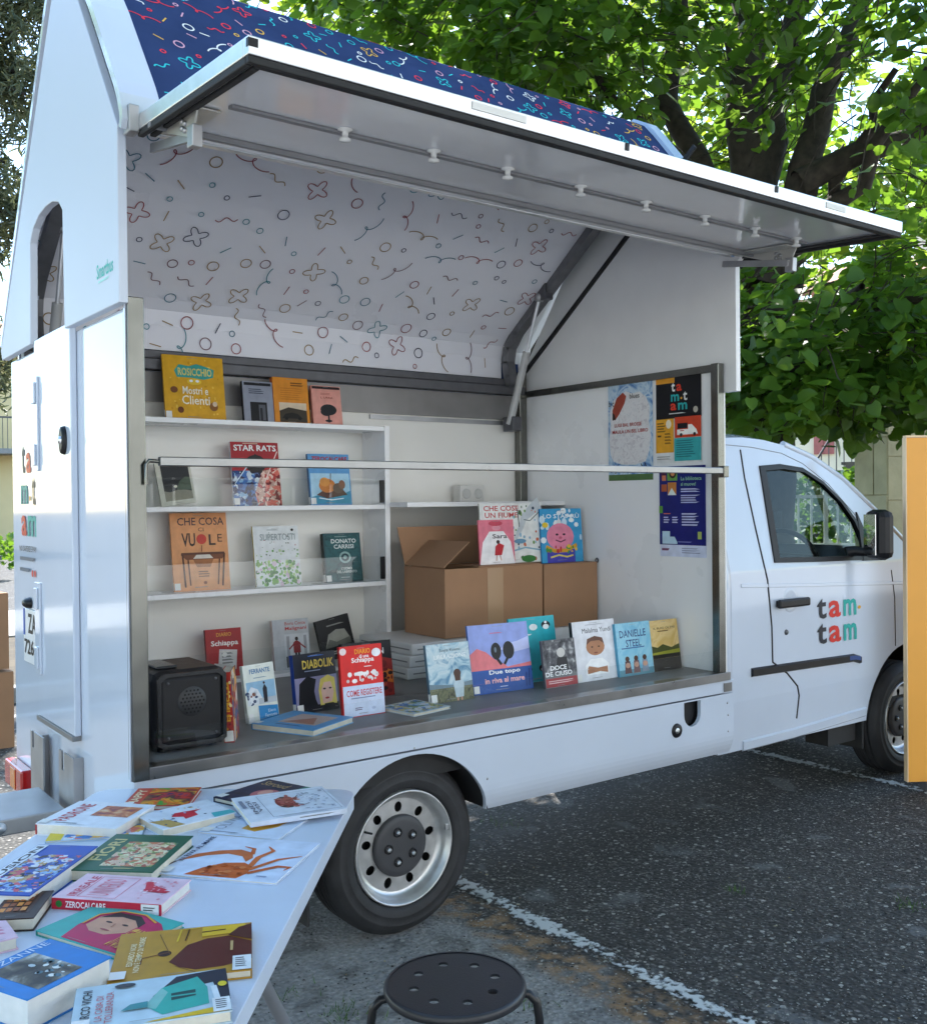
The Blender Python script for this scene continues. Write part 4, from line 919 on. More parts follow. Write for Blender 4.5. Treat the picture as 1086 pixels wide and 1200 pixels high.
def flat(label, quad, z, t, cover, spine, art, tilt=(0, 0), **kw):
    """book lying face up; quad = px of the cover corners: bottom-left, bottom-right, top-right, top-left as read"""
    q = [Vector(on(u, v, 'z', z+t)) for u, v in quad]; c = sum(q, Vector())/4
    uv = ((q[1]-q[0])+(q[2]-q[3]))/2; vv = ((q[3]-q[0])+(q[2]-q[1]))/2
    w, h = uv.length, vv.length; u_, v_ = uv.normalized(), vv.normalized()
    b = (u_+Vector((v_.y, -v_.x, 0))).normalized(); v2 = Vector((-b.y, b.x, 0))
    o = book_mesh(w, h, t, cover, spine, label, art=art, **kw)
    n = Vector((0, 0, 1)); org = c-b*w/2-v2*h/2
    R = Matrix((( b.x, -n.x, v2.x), (b.y, -n.y, v2.y), (b.z, -n.z, v2.z))).to_4x4()
    T = Matrix.Translation(c) @ Matrix.Rotation(rad(tilt[0]), 4, b) @ Matrix.Rotation(rad(tilt[1]), 4, v2) @ Matrix.Translation(org-c)
    o.matrix_world = T @ R
    return o
S1, S2, S3, S4 = SHZ[3], SHZ[2], SHZ[1], SHZ[0]
FLZ = .7752; BY = 1.30
def sw_(x0, y0, x1, y1, c): return ('R', x0, y0, x1, y1, c)
# --- top shelf
stand('mustard yellow picture book with teal cloud title on the top shelf', 195, 266, 411, 487, '#d9a324', '#c8921c', .012,
      [('S', .1, .1, .9, .95, 30, .02, ['#e8bd4a', '#c98f18']), ('P', [(x+.0, y) for x, y in [(.22, .66), (.18, .76), (.26, .86), (.42, .84), (.55, .88), (.72, .84), (.84, .80), (.82, .68), (.66, .64), (.45, .66)]], '#3d9c93'),
       ('T', 'ROSICCHIO', .24, .69, .80, .81, '#d9c768', .02), ('E', .5, .60, .12, .05, '#e8c23a'), ('E', .45, .61, .03, .02, '#fff'), ('E', .55, .61, .03, .02, '#fff'),
       ('T', 'Mostri e', .30, .40, .72, .52, '#f4eed8', .01), ('T', 'Clienti', .28, .24, .74, .38, '#f4eed8', .01), ('E', .16, .46, .06, .05, '#7a4a2a'), ('E', .80, .22, .07, .07, '#8a5a2a'), ('E', .25, .15, .05, .05, '#6a3a1a'), ('E', .82, .26, .04, .04, '#d9c0a0')], z=S1, y=BY)
stand('slim grey novel with black doorway photo on the top shelf', 287, 322, 441, 490, '#8f93a0', '#15151a', .022,
      [sw_(.05, .90, .95, .97, '#1b1b20'), ('B', .2, .68, .75, .82, 3, '#454a58'), sw_(.22, .04, .78, .50, '#16161a'), sw_(.50, .06, .72, .44, '#55575e'), sw_(.54, .06, .62, .36, '#24242a')], z=S1, y=BY, sticker=False)
stand('orange novel with old car photo on the top shelf', 323, 364, 437, 492, '#d98a2b', '#b8581c', .026,
      [('B', .5, .80, .9, .9, 2, '#7a4a18'), ('B', .2, .5, .85, .78, 6, '#c87a20'), sw_(.14, .04, .92, .46, '#3c3428'), ('P', [(.14, .28), (.4, .36), (.92, .30), (.92, .46), (.14, .46)], '#d8c4a8'), ('P', [(.2, .12), (.3, .22), (.5, .25), (.66, .22), (.8, .12)], '#14120f'), ('E', .32, .12, .05, .035, '#000'), ('E', .7, .12, .05, .035, '#000')], z=S1, y=BY, sticker=False)
stand('salmon pink novel with tree silhouette on the top shelf', 368, 402, 447, 494, '#dd9a8c', '#c07a6a', .02,
      [sw_(.02, .92, .98, .985, '#2a1a1c'), ('T', 'L URRA', .3, .68, .72, .73, '#8a2a24', .01), ('B', .3, .76, .7, .82, 2, '#b86a60'), ('E', .54, .40, .28, .14, '#1e2024'), ('E', .46, .34, .2, .10, '#1e2024'), sw_(.5, .08, .56, .34, '#1e2024'), ('E', .52, .12, .12, .03, '#1e2024')], z=S1, y=BY, sticker=False)
bx = MB().box((0, 0, 0), (.17, .12, .115), .003).build('box', mat('brown_box', (.055, .032, .025), .5, var=.15), None); bx.location = (.30, 1.28, S1); tag(bx, 'dark brown box at the end of the top shelf', 'box')
MB().box((.02, -.0012, .02), (.15, -.0004, .095)).build('box_face', mat('brown_box_face', (.10, .055, .035), .35), bx)
# --- second shelf
stand('small black night landscape book in pale frame leaning over', 190, 231, 537, 588, '#c9c7b8', '#9a9888', .014,
      [sw_(.14, .10, .93, .92, '#1a1d22'), ('P', [(.14, .10), (.93, .10), (.93, .28), (.6, .35), (.3, .30), (.14, .34)], '#8f8a78'), ('P', [(.5, .34), (.6, .52), (.8, .62), (.93, .60), (.93, .3)], '#4c5a48'), ('E', .48, .42, .05, .03, '#d8d4c0')], z=S2, y=BY, roll=-7, sticker=False)
stand('red and blue space comic with white lettering', 275, 331, 513, 588, '#a5222a', '#c9ccd2', .012,
      [sw_(.0, .0, 1, .55, comic(['#1d3c7a', '#3f6fb4', '#8fb8da', '#2a2a4a', '#5a6a9a', '#c8d4e0'], 55)), ('P', [(.5, 0), (1, 0), (1, .6), (.62, .55), (.45, .2)], comic(['#b83a36', '#d8695a', '#e8c8b8', '#7a1a20', '#c8a090'], 55)), ('E', .5, .66, .22, .14, '#1b1719'), ('P', [(.3, .66), (.5, .82), (.70, .66), (.62, .52), (.38, .52)], '#231d20'), ('L', [(.62, .30), (.97, .86)], .02, '#f2d6d0'), ('L', [(.05, .35), (.32, .62)], .02, '#d0e4f4'),
       ('T', 'STAR RATS', .06, .86, .95, .955, '#eef0f0', .025), ('B', .25, .965, .7, .985, 1, '#e0c8b0')], z=S2, y=BY)
stand('sky blue comic with raft on waves and red title', 365, 413, 527, 587, '#5b9bd0', '#2a5a8a', .018,
      [sw_(.03, .03, .97, .62, '#a8d0e6'), ('P', [(.03, .03), (.97, .03), (.97, .28), (.7, .18), (.4, .24), (.03, .16)], '#3d93b4'), ('P', [(.15, .2), (.4, .13), (.9, .2), (.8, .30), (.3, .28)], '#5a3220'), ('E', .42, .38, .2, .14, '#d07a2c'), ('E', .36, .45, .12, .09, '#e09440'), ('E', .68, .33, .13, .1, '#6a4a3c'), ('E', .78, .4, .08, .09, '#8a5a42'), ('L', [(.5, .45), (.52, .62)], .02, '#4a2a1a'), ('L', [(.2, .14), (.5, .10), (.8, .13)], .02, '#e8f4f8'),
       ('T', 'ZEROCALCARE', .08, .86, .95, .95, '#b02a2a', .025), ('T', 'LA MIA NAVE', .3, .73, .95, .82, '#17305a', .018)], z=S2, y=BY)
# --- third shelf
stand('large peach picture book with brown stool drawing', 205, 271, 601, 692, '#dd9a66', '#c8824e', .010,
      [('T', 'CHE COSA', .12, .84, .95, .94, '#4a3a3c', .01), ('T', 'CI', .48, .76, .58, .81, '#6a4a3a', .01), ('T', 'VU', .18, .57, .42, .74, '#3a2a24', .018), ('E', .53, .66, .09, .065, '#c83a2c'), ('T', 'L', .66, .58, .78, .72, '#3a2a24', .018), ('T', 'E', .82, .62, .90, .72, '#3a2a24', .0), ('L', [(.53, .58), (.52, .50)], .012, '#7a3a24'),
       ('P', [(.15, .46), (.94, .46), (.92, .49), (.16, .49)], '#5a3018'), ('P', [(.15, .46), (.94, .46), (.88, .40), (.24, .40)], '#7a4424'), ('P', [(.36, .41), (.72, .41), (.66, .46), (.42, .46)], '#d9d0c4'), ('P', [(.42, .30), (.66, .30), (.72, .40), (.36, .40)], '#a86a3c'), ('L', [(.18, .46), (.20, .05)], .03, '#4a2412'), ('L', [(.92, .46), (.86, .05)], .03, '#4a2412'), ('L', [(.27, .40), (.29, .07)], .025, '#5a3018'), ('L', [(.83, .40), (.78, .07)], .025, '#5a3018'),
       ('B', .44, .16, .66, .25, 3, '#8a5a34'), ('E', .55, .10, .03, .02, '#8a4a24')], z=S3, y=BY)
stand('white picture book with green meadow along its foot', 301, 354, 615, 685, '#dfe3e4', '#c9b23a', .010,
      [('S', .02, .02, .98, .42, 150, .035, ['#5f9a4a', '#7fb35c', '#3f7a3c', '#a8c878', '#d8c0d0']), ('S', .02, .3, .98, .6, 26, .02, ['#7fb35c', '#b8d0a0', '#5f9a4a']), ('S', .1, .5, .95, .95, 26, .012, ['#6a7a6a', '#b05a5a', '#8a9a8a']), ('T', 'SUPERTOSTI', .14, .76, .92, .87, '#9aa6a8', .01), ('B', .3, .92, .6, .94, 1, '#7a8a8a'), ('E', .86, .93, .03, .022, '#222')], z=S3, y=BY)
stand('dark teal thriller with white capital title and round emblem', 383, 426, 624, 681, '#1f4a50', '#122528', .03,
      [sw_(.04, .04, .96, .96, pic(['#163c42', '#2a5f62', '#1c4a4e'], 25)), ('T', 'DONATO\nCARRISI', .2, .68, .88, .88, '#d5dedc', .025), ('E', .55, .50, .16, .12, '#8fb0ae'), ('E', .55, .50, .11, .08, '#1c4046'), ('E', .55, .5, .05, .04, '#8fb0ae'), ('T', "L'UOMO\nDEL LABIRINTO", .3, .18, .84, .30, '#d5dedc', .018), ('B', .4, .07, .7, .10, 1, '#9ab0b0'), ('B', .3, .91, .7, .93, 1, '#9ab0b0')], z=S3, y=BY)
# --- bottom shelf
stand('red diary book with white cartoon note leaning on bottom shelf', 244, 286, 730, 786, '#a82a2c', '#7a1c20', .016,
      [('T', 'DIARIO', .3, .84, .72, .92, '#e0a040', .018), ('T', 'Schiappa', .14, .62, .9, .76, '#eee8e4', .025), ('P', [(.3, .2), (.8, .14), (.86, .54), (.36, .58)], '#d8d4d0'), ('P', [(.1, .04), (.6, .02), (.64, .24), (.2, .3)], '#c8c4c0'), ('B', .42, .24, .75, .5, 4, '#8a8684'), ('E', .5, .46, .07, .05, '#e8e4e0')], z=S4, y=BY, sticker=False)
stand('grey novel with man in red jumper between chairs', 323, 365, 720, 778, '#b9bcc0', '#c8b8b4', .024,
      [('T', 'Boris Conte', .34, .88, .92, .95, '#b04a44', .01), ('T', 'Malignani', .34, .76, .94, .85, '#b8362e', .018), sw_(.3, .02, .98, .70, '#c9ccd0'), sw_(.36, .24, .44, .66, '#9a9ca0'), sw_(.84, .24, .92, .66, '#9a9ca0'), ('P', [(.54, .32), (.74, .32), (.74, .52), (.66, .56), (.6, .56), (.54, .52)], '#8a2024'), ('E', .64, .60, .045, .04, '#2a1a18'), ('L', [(.56, .50), (.42, .40)], .035, '#8a2024'), ('L', [(.72, .50), (.88, .40)], .035, '#8a2024'), sw_(.57, .06, .63, .32, '#26262a'), sw_(.65, .06, .71, .32, '#26262a'), sw_(.32, .04, .48, .26, '#5a5e62'), sw_(.8, .04, .97, .26, '#5a5e62')], z=S4, y=BY, sticker=False)
stand('black framed book with grey crag picture tilted against the side panel', 380, 419, 716, 764, '#17181b', '#0e0f11', .018,
      [('P', [(.14, .30), (.3, .62), (.55, .70), (.8, .66), (.92, .4), (.92, .3)], '#9c9c92'), ('P', [(.14, .30), (.92, .3), (.92, .45), (.5, .40), (.3, .5)], '#6a6c64'), ('B', .3, .78, .9, .84, 1, '#8a8a88'), ('B', .2, .1, .7, .2, 2, '#b0b0aa')], z=S4+.012, y=BY, roll=-10, sticker=False)
# --- counter, left group
stand('worn red spined comic propped sideways against the black speaker', 266, 290, 783, 864, '#b05a3a', '#a8281e', .034,
      [sw_(.0, .0, 1, 1, comic(['#a83a28', '#e0a040', '#3a5a8a', '#d8d0c0', '#6a2a24'], 34))], z=FLZ, yaw=60, lean=3, roll=0, wide=.15,
      spine_art=[('S', .1, .1, .9, .9, 26, .16, ['#d8902a', '#e8d8a0', '#7a1a14', '#3a5a8a']), ('V', 'FUMETTI', .25, .3, .8, .85, '#e8b030', .02)])
stand('pale novel with seaside picture and blue lower band', 292, 328, 779, 845, '#dfe3da', '#d8dcd4', .016,
      [('T', 'FERRANTE', .2, .84, .86, .92, '#2f6f9f', .025), sw_(.05, .30, .97, .70, '#8fb8d4'), ('P', [(.05, .30), (.6, .3), (.4, .56), (.2, .62), (.05, .5)], '#d9dee2'), ('S', .05, .3, .4, .52, 14, .05, ['#3a4a6a', '#c8d0d8', '#8a5a4a']), sw_(.4, .30, .97, .40, '#b8c0c8'), ('P', [(.56, .32), (.68, .32), (.70, .56), (.63, .64), (.56, .56)], '#181c28'), ('E', .62, .66, .035, .022, '#3a2a24'), ('P', [(.36, .02), (.98, .02), (.98, .24), (.36, .28)], '#2583c0'), ('T', 'Elena', .66, .14, .9, .19, '#cfe4f0', .0), ('T', 'Ferrante', .55, .06, .92, .12, '#cfe4f0', .0), ('B', .3, .74, .8, .77, 1, '#8aa0ac')], z=FLZ, lean=10, yaw=14)
stand('dark blue crime comic with yellow title and blonde woman', 349, 398, 766, 834, '#20242e', '#1f3f8f', .024,
      [sw_(.0, .0, 1, .60, '#8a88a8'), sw_(0, 0, 1, .12, '#1a1c24'), ('P', [(.05, .12), (.1, .5), (.3, .62), (.5, .55), (.42, .3), (.5, .12)], '#15171d'), ('L', [(.3, .35), (.33, .1)], .03, '#15171d'), ('L', [(.42, .35), (.46, .12)], .03, '#15171d'), ('P', [(.56, .1), (.54, .36), (.6, .54), (.78, .60), (.94, .54), (.96, .1)], '#e0cf66'), ('P', [(.62, .12), (.60, .36), (.68, .48), (.84, .48), (.90, .3), (.84, .14)], '#e6bfae'), ('E', .68, .37, .035, .015, '#3a2a2a'), ('E', .82, .37, .035, .015, '#3a2a2a'), ('E', .73, .21, .05, .018, '#b03a3a'), ('P', [(.6, .0), (.66, .12), (.86, .12), (1, .06), (1, 0)], '#0c0d10'),
       ('T', 'DIABOLIK', .20, .74, .95, .89, '#d9bd58', .025), ('B', .24, .68, .8, .71, 1, '#8a94b0'), ('B', .35, .93, .8, .96, 1, '#3a6ab8')], z=FLZ, lean=8, yaw=6)
stand('tall black novel with red shapes behind the bright red diary', 406, 463, 753, 818, '#16161b', '#101014', .03,
      [('T', 'GLENN', .42, .76, .84, .87, '#e2e2e0', .018), ('B', .3, .9, .8, .93, 1, '#8a8a8a'), ('P', [(.5, .0), (1, .0), (1, .65), (.8, .7), (.62, .5)], '#8a2622'), ('P', [(.7, .3), (1, .22), (1, .44), (.85, .5)], '#c86a24'), ('S', .6, .05, 1, .6, 16, .05, ['#6a1c1c', '#b0402c', '#2a1416']), ('E', .08, .93, .05, .03, '#2f8a4a')], z=FLZ, lean=8, sticker=False)
stand('bright red diary book with white leaflet over its lower half', 403, 452, 757, 839, '#d8201f', '#b01818', .016,
      [('T', 'DIARIO', .35, .88, .72, .95, '#f0a428', .018), ('T', 'di una', .45, .82, .68, .87, '#fff', .018), ('T', 'Schiappa', .26, .74, .80, .83, '#f6f0f0', .025), ('E', .86, .88, .11, .06, '#eceaf0'), ('E', .07, .93, .08, .05, '#f0dcdc'), ('S', .12, .50, .9, .62, 16, .05, ['#f4ecec', '#f4ecec', '#d8c0c0']), ('E', .44, .60, .12, .03, '#f4ecec'), ('L', [(.44, .6), (.44, .5)], .03, '#f4ecec'), ('E', .2, .6, .05, .035, '#f4ecec'), ('E', .78, .60, .06, .04, '#f4ecec'), ('B', .55, .68, .75, .70, 1, '#fff'),
       sw_(.02, .01, .99, .44, '#c9d3ea'), ('T', 'COME REGISTERE', .1, .29, .94, .38, '#c03a44', .018), ('B', .2, .24, .85, .27, 1, '#7a86a8'), ('B', .28, .08, .5, .13, 2, '#6a5a7a'), ('E', .72, .10, .05, .02, '#a8b4d0')], z=FLZ, lean=6, sticker=False)
flat('sky blue paperback lying flat on the counter sill', [(303, 846), (370, 859), (403, 840), (345, 832)], FLZ, .022, '#5aa2d8', '#3f88c4',
     [sw_(.25, .25, .85, .85, '#c8b0a8'), ('P', [(.3, .3), (.8, .3), (.6, .7)], '#b07a68'), ('B', .3, .08, .8, .16, 1, '#2a5a8a')], sticker=True)
flat('thin holiday paperback lying flat beside the red diary', [(453, 829), (484, 838), (520, 828), (485, 818)], FLZ, .011, '#c9d4d8', '#b8c4a8',
     [sw_(.04, .04, .96, .96, comic(['#4a7ab8', '#a8c4d8', '#c8b878', '#6a8a5a', '#d8dce0'], 50))])
# --- counter, right group
stand('novel with girl seen from behind under a cloudy sky', 506, 556, 755, 822, '#8fb0c4', '#5a7484', .016,
      [sw_(.0, .3, 1, 1, pic(['#5f8aa8', '#a8c4d0', '#c8d6da', '#7aa0b8'], 16)), sw_(.0, .0, 1, .24, pic(['#5a5a44', '#7a7a5a', '#4a4a3c'], 40)), ('P', [(0, .24), (1, .24), (1, .32), (.5, .28), (0, .33)], '#6f8490'), ('P', [(.58, .06), (.76, .06), (.80, .30), (.72, .42), (.6, .42), (.55, .28)], '#b8c8d0'), ('E', .66, .47, .085, .075, '#4a3024'), ('P', [(.6, .34), (.72, .34), (.74, .48), (.58, .48)], '#4a3024'), ('L', [(.62, .06), (.62, .0)], .04, '#c89a80'), ('L', [(.71, .06), (.71, .0)], .04, '#c89a80'), ('T', 'LIBERAZIONE', .16, .74, .9, .81, '#eef2f2', .01), ('T', 'Sveta Kosmi', .3, .86, .78, .91, '#30424c', .0)], z=FLZ, lean=10, yaw=0)
stand('large periwinkle picture book with red hills and black rabbit ears', 556, 626, 732, 811, '#93a2dd', '#4a6fb4', .012,
      [('P', [(.0, .30), (.0, .58), (.12, .66), (.26, .60), (.4, .48), (.55, .40), (.65, .32)], '#e07a80'), ('P', [(.5, .62), (.62, .7), (.8, .72), (1, .78), (1, .6), (.7, .56)], '#c2c8f0'), sw_(0, 0, 1, .34, '#2a55a0'), ('P', [(.0, .34), (1, .34), (1, .40), (.6, .36), (.3, .44), (0, .40)], '#e07a80'), ('E', .43, .60, .085, .125, '#15161c'), ('E', .64, .60, .095, .13, '#15161c'), ('L', [(.43, .5), (.5, .4)], .04, '#15161c'), ('L', [(.62, .5), (.55, .4)], .04, '#15161c'), ('E', .42, .62, .02, .04, '#6a7a8a'),
       ('T', 'Due topo', .28, .25, .80, .33, '#f0f2f4', .025), ('T', 'in riva al mare', .2, .14, .86, .22, '#f0b8b8', .025), ('B', .44, .07, .6, .09, 1, '#c8d4f0'), ('L', [(.88, .05), (.9, .25)], .015, '#16306a'), ('L', [(.93, .05), (.95, .3)], .015, '#16306a'), ('B', .35, .85, .6, .87, 1, '#e06a80')], z=FLZ, lean=10, yaw=-4)
stand('turquoise children book with penguin faces behind the others', 604, 657, 724, 799, '#2fb3c0', '#1f93a4', .012,
      [('E', .25, .87, .1, .035, '#15383e'), ('E', .52, .84, .09, .05, '#eef4f4'), ('E', .80, .86, .1, .06, '#16181c'), ('E', .8, .83, .07, .04, '#eef4f4'), ('E', .8, .9, .03, .02, '#fff'), ('E', .3, .5, .12, .08, '#1f8fa0'), ('E', .82, .5, .08, .06, '#eef4f4'), ('E', .3, .2, .1, .06, '#16181c'), ('E', .65, .2, .1, .06, '#16181c'), ('E', .65, .18, .06, .035, '#eef4f4'), ('B', .1, .70, .5, .74, 1, '#d8f0f0')], z=FLZ, lean=9, yaw=0, sticker=False)
stand('grey photo novel with red foot band and white capitals', 640, 678, 750, 805, '#77777a', '#5a5a5e', .014,
      [sw_(.0, .28, 1, 1, pic(['#2c2c30', '#4a4a50', '#6a6a6e', '#b8b8b8'], 34, .3)), ('E', .55, .72, .13, .1, '#c8c4c0'), ('P', [(.35, .35), (.75, .35), (.72, .62), (.42, .62)], '#26262a'), sw_(.02, .02, .98, .20, '#a83c42'), ('T', 'DOCE\nDE CIUSO', .03, .24, .84, .46, '#f2f2f2', .025), ('B', .1, .07, .9, .15, 2, '#e0b8b8')], z=FLZ, lean=8, sticker=False)
stand('white novel with portrait of child with arms folded', 677, 726, 728, 797, '#dfe0e6', '#26262a', .02,
      [('T', 'Malalma Yundi', .22, .80, .9, .88, '#35353c', .0), ('E', .5, .56, .22, .145, '#b07a58'), ('P', [(.29, .6), (.32, .70), (.5, .74), (.68, .70), (.71, .6), (.6, .66), (.4, .66)], '#6a4434'), ('E', .42, .56, .025, .012, '#2a1a14'), ('E', .58, .56, .025, .012, '#2a1a14'), ('E', .5, .46, .05, .012, '#8a4a3a'), ('P', [(.24, .1), (.22, .26), (.36, .36), (.64, .36), (.78, .26), (.76, .1)], '#f4f4f6'), ('P', [(.26, .12), (.74, .16), (.74, .22), (.26, .19)], '#a8704e'), ('P', [(.26, .20), (.74, .11), (.74, .16), (.3, .25)], '#b07a58'), ('B', .3, .92, .8, .94, 1, '#a8a8b4')], z=FLZ, lean=8)
stand('light blue novel with three seated women and dark blue capitals', 727, 767, 730, 791, '#7fc0dc', '#5aa0c0', .02,
      [sw_(0, 0, 1, 1, pic(['#7fc0dc', '#9cd0e4', '#6fb4d4'], 12)), ('T', 'DANIELLE\nSTEEL', .1, .54, .86, .86, '#173a78', .01), ('B', .12, .49, .85, .53, 1, '#2a5a98'), sw_(0, .0, 1, .12, '#5f94a8')]+[op for x, c in ((.25, '#5a3a3c'), (.5, '#7a5a5c'), (.75, '#8a9ab0')) for op in (('P', [(x-.1, .05), (x+.1, .05), (x+.07, .28), (x-.07, .28)], c), ('E', x, .32, .06, .05, '#4a2c20'), ('E', x, .20, .07, .05, '#c89a84'))], z=FLZ, lean=8, sticker=False)
stand('novel with golden field and dark meadow photo', 767, 799, 727, 785, '#c9a560', '#26221c', .022,
      [sw_(0, .42, 1, 1, pic(['#d8b468', '#e8cc90', '#c89a50'], 10)), ('P', [(0, .3), (1, .3), (1, .5), (.7, .44), (.4, .52), (.2, .46), (0, .5)], '#4c5024'), ('P', [(0, .36), (1, .40), (1, .32), (0, .30)], '#9a9a34'), sw_(0, 0, 1, .32, '#2a2620'), ('T', 'IL BUIO OLTRE', .12, .82, .9, .86, '#5a3a14', .01), ('B', .25, .75, .8, .79, 1, '#7a5a2a')], z=FLZ, lean=8, sticker=False)
# --- black speaker box
sp0 = on(172, 876, 'z', FLZ); spk = thing('speaker_box', 'black plastic portable speaker with round grille on the counter', 'speaker', (.108, .13, FLZ+.0))
MB().box((0, 0, .012), (.25, .30, .262), .03).build('cabinet', BLACKP, spk)
MB().plate([[(.01, .03), (.03, .015), (.22, .015), (.24, .03), (.24, .24), (.22, .256), (.03, .256), (.01, .24)], [(.022, .04), (.04, .03), (.21, .03), (.228, .04), (.228, .23), (.21, .244), (.04, .244), (.022, .23)]], lambda p: (p[0], -.006, p[1]), lambda p: (p[0], .004, p[1])).build('front_rim', mat('gloss_black', (.012, .012, .014), .2), spk)
gr = MB().lathe([(0, -.002), (.045, -.003), (.05, .002)], (.125, 0, .16), 'y', 28).build('grille', mat('grille_black', (.02, .02, .022), .5), spk)
for i in range(-3, 4):
    for j in range(-3, 4):
        x, z = i*.0125+(.006 if j % 2 else 0), j*.0115
        if math.hypot(x, z) < .042: MB().lathe([(0, -.0035), (.0036, -.0034)], (.125+x, 0, .16+z), 'y', 6).build('grille_hole', mat('grille_hole', (.004, .004, .004), .9), gr)
for x in (.045, .205):
    for z in (.05, .225): MB().lathe([(0, -.004), (.005, -.003), (.005, .003)], (x, 0, z), 'y', 8).build('screw', DGREY, spk)
for x in (.04, .21):
    for y in (.05, .25): MB().cyl((x, y, 0), (x, y, .013), .014, 10).build('foot', RUBBER, spk)
MB().box((.03, .06, .262), (.10, .22, .272), .004).build('carry_handle', mat('gloss_black', (.012, .012, .014), .2), spk)
# --- cartons with books on top, stack of white panels
CARD = mat('cardboard', (.36, .20, .11), .85, var=.06, vscale=6, bump=.1, bscale=80)
CARDI = mat('cardboard_inside', (.26, .15, .085), .9, var=.06)
TAPE = mat('packing_tape', (.42, .26, .14), .3)
def carton(label, loc, w, d, h, flaps, rz=0, tape=True):
    c = thing('carton', label, 'carton', loc); c.rotation_euler.z = rad(rz); t = .005
    for nm, a, b in (('side', (0, 0, 0), (w, t, h)), ('side', (0, d-t, 0), (w, d, h)), ('side', (0, t+.0005, 0), (t, d-t-.0005, h)), ('side', (w-t, t+.0005, 0), (w, d-t-.0005, h))): MB().box(a, b).build(nm, CARD, c)
    MB().box((t, t, 0), (w-t, d-t, t)).build('bottom', CARDI, c)
    for ax, sgn, ln, ang in flaps:                                       # open flaps, hinged at the rim
        if ax == 'x':
            f = MB().box((0, .004, 0), (ln, d-.004, .004)).build('flap', CARD, c); f.location = (0 if sgn < 0 else w, 0, h+.001); f.rotation_euler.y = rad(-ang) if sgn > 0 else rad(180+ang)
            if sgn < 0: f.location.z = h+.005
        else:
            f = MB().box((.004, 0, 0), (w-.004, ln, .004)).build('flap', CARD, c); f.location = (0, 0 if sgn < 0 else d, h+.001); f.rotation_euler.x = rad(ang) if sgn > 0 else rad(180-ang)
            if sgn < 0: f.location.z = h+.005
    if tape:
        MB().box((w*.42, -.0012, h*.02), (w*.58, -.0004, h*.98)).build('tape', TAPE, c)
    return c
cz = .937
A = on(521, 738, 'y', 1.02); 
carton('open cardboard carton with raised flaps inside the van', (1.715, .80, cz), .595, .34, .322, [('x', -1, .19, 142), ('y', 1, .20, 70)])
carton('closed cardboard carton standing under the smiling sun book', (2.325, .805, cz), .365, .34, .312, [], tape=False)
MB().box((.001, .001, .313), (.364, .339, .317)).build('lid', CARD, [o for o in col.objects if o.name.startswith('carton') and o.type == 'EMPTY'][-1])
CT = cz+.326
c0 = [o for o in col.objects if o.name == 'carton'][0]
MB().box((.20, .004, .3235), (.59, .20, .3275)).build('flap', CARD, c0)
CT = cz+.328
stand('white picture book with river map and red capitals on carton', 566, 638, 592, 662, '#e6e6e2', '#c8c8c0', .010,
      [('T', "CHE COSE\nUN FIUME", .06, .76, .62, .96, '#c04a48', .018), ('L', [(.55, .4), (.65, .6), (.7, .75), (.85, .9), (.98, .98)], [.05, .08, .10, .14, .2], '#c2c8cc'), ('L', [(.62, .6), (.6, .9)], .015, '#4a5a5a'), ('L', [(.7, .72), (.8, .7), (.95, .84)], .012, '#5a6a6a'), ('S', .5, .05, 1, .95, 36, .02, ['#4a6a4a', '#7aa05a', '#3a4a5a', '#c86a4a', '#8ab0c8']), ('E', .62, .36, .1, .04, '#6a94b0'), ('E', .75, .06, .12, .06, '#3a7a3a'), ('L', [(.5, .2), (.7, .25), (.95, .2)], .02, '#8ab0c0')], z=CT, y=.885, lean=4, sticker=False)
stand('small pink and white book with red dancing figure on carton', 563, 604, 612, 664, '#e27a8c', '#d06070', .008,
      [('P', [(.0, .0), (.1, .5), (.3, .74), (.7, .74), (.9, .5), (1, .0)], '#f2eeee'), ('T', 'Sara', .38, .58, .8, .68, '#3a3038', .02), ('E', .5, .82, .12, .06, '#e89aa8'), ('E', .48, .92, .2, .06, '#c8485c'), ('P', [(.42, .2), (.62, .2), (.7, .42), (.55, .48), (.45, .4)], '#c22a34'), ('E', .53, .50, .05, .045, '#3a2424'), ('L', [(.48, .2), (.46, .08)], .03, '#c8a090'), ('L', [(.57, .2), (.6, .08)], .03, '#c8a090')], z=CT, y=.86, lean=4, sticker=False)
stand('blue picture book with big pink smiling sun face on carton', 636, 684, 596, 659, '#3f9fd0', '#2a7ab0', .010,
      [('S', .02, .3, .98, .98, 20, .07, ['#eef4f8', '#cfe4f2', '#eef4f8']), ('E', .46, .48, .33, .25, '#e88aa4'), ('E', .38, .52, .035, .02, '#3a2030'), ('E', .55, .52, .035, .02, '#3a2030'), ('E', .46, .46, .04, .025, '#d0607c'), ('L', [(.34, .42), (.46, .38), (.58, .42)], .02, '#5a2040'), sw_(.12, .0, .80, .24, '#4a48b0'), ('L', [(.1, .30), (.3, .22), (.6, .22), (.85, .32)], .07, '#d8a030'), ('S', .12, .18, .85, .3, 14, .04, ['#c8383c', '#e8c040', '#4a9a4a']), ('L', [(.2, .1), (.4, .14), (.6, .1), (.75, .13)], .03, '#e0d060'), ('T', 'LO STAIARÙ', .06, .82, .94, .92, '#e8f2f6', .025), ('E', .1, .70, .07, .05, '#e8c83a')], z=cz+.318, y=.87, lean=4, sticker=False)
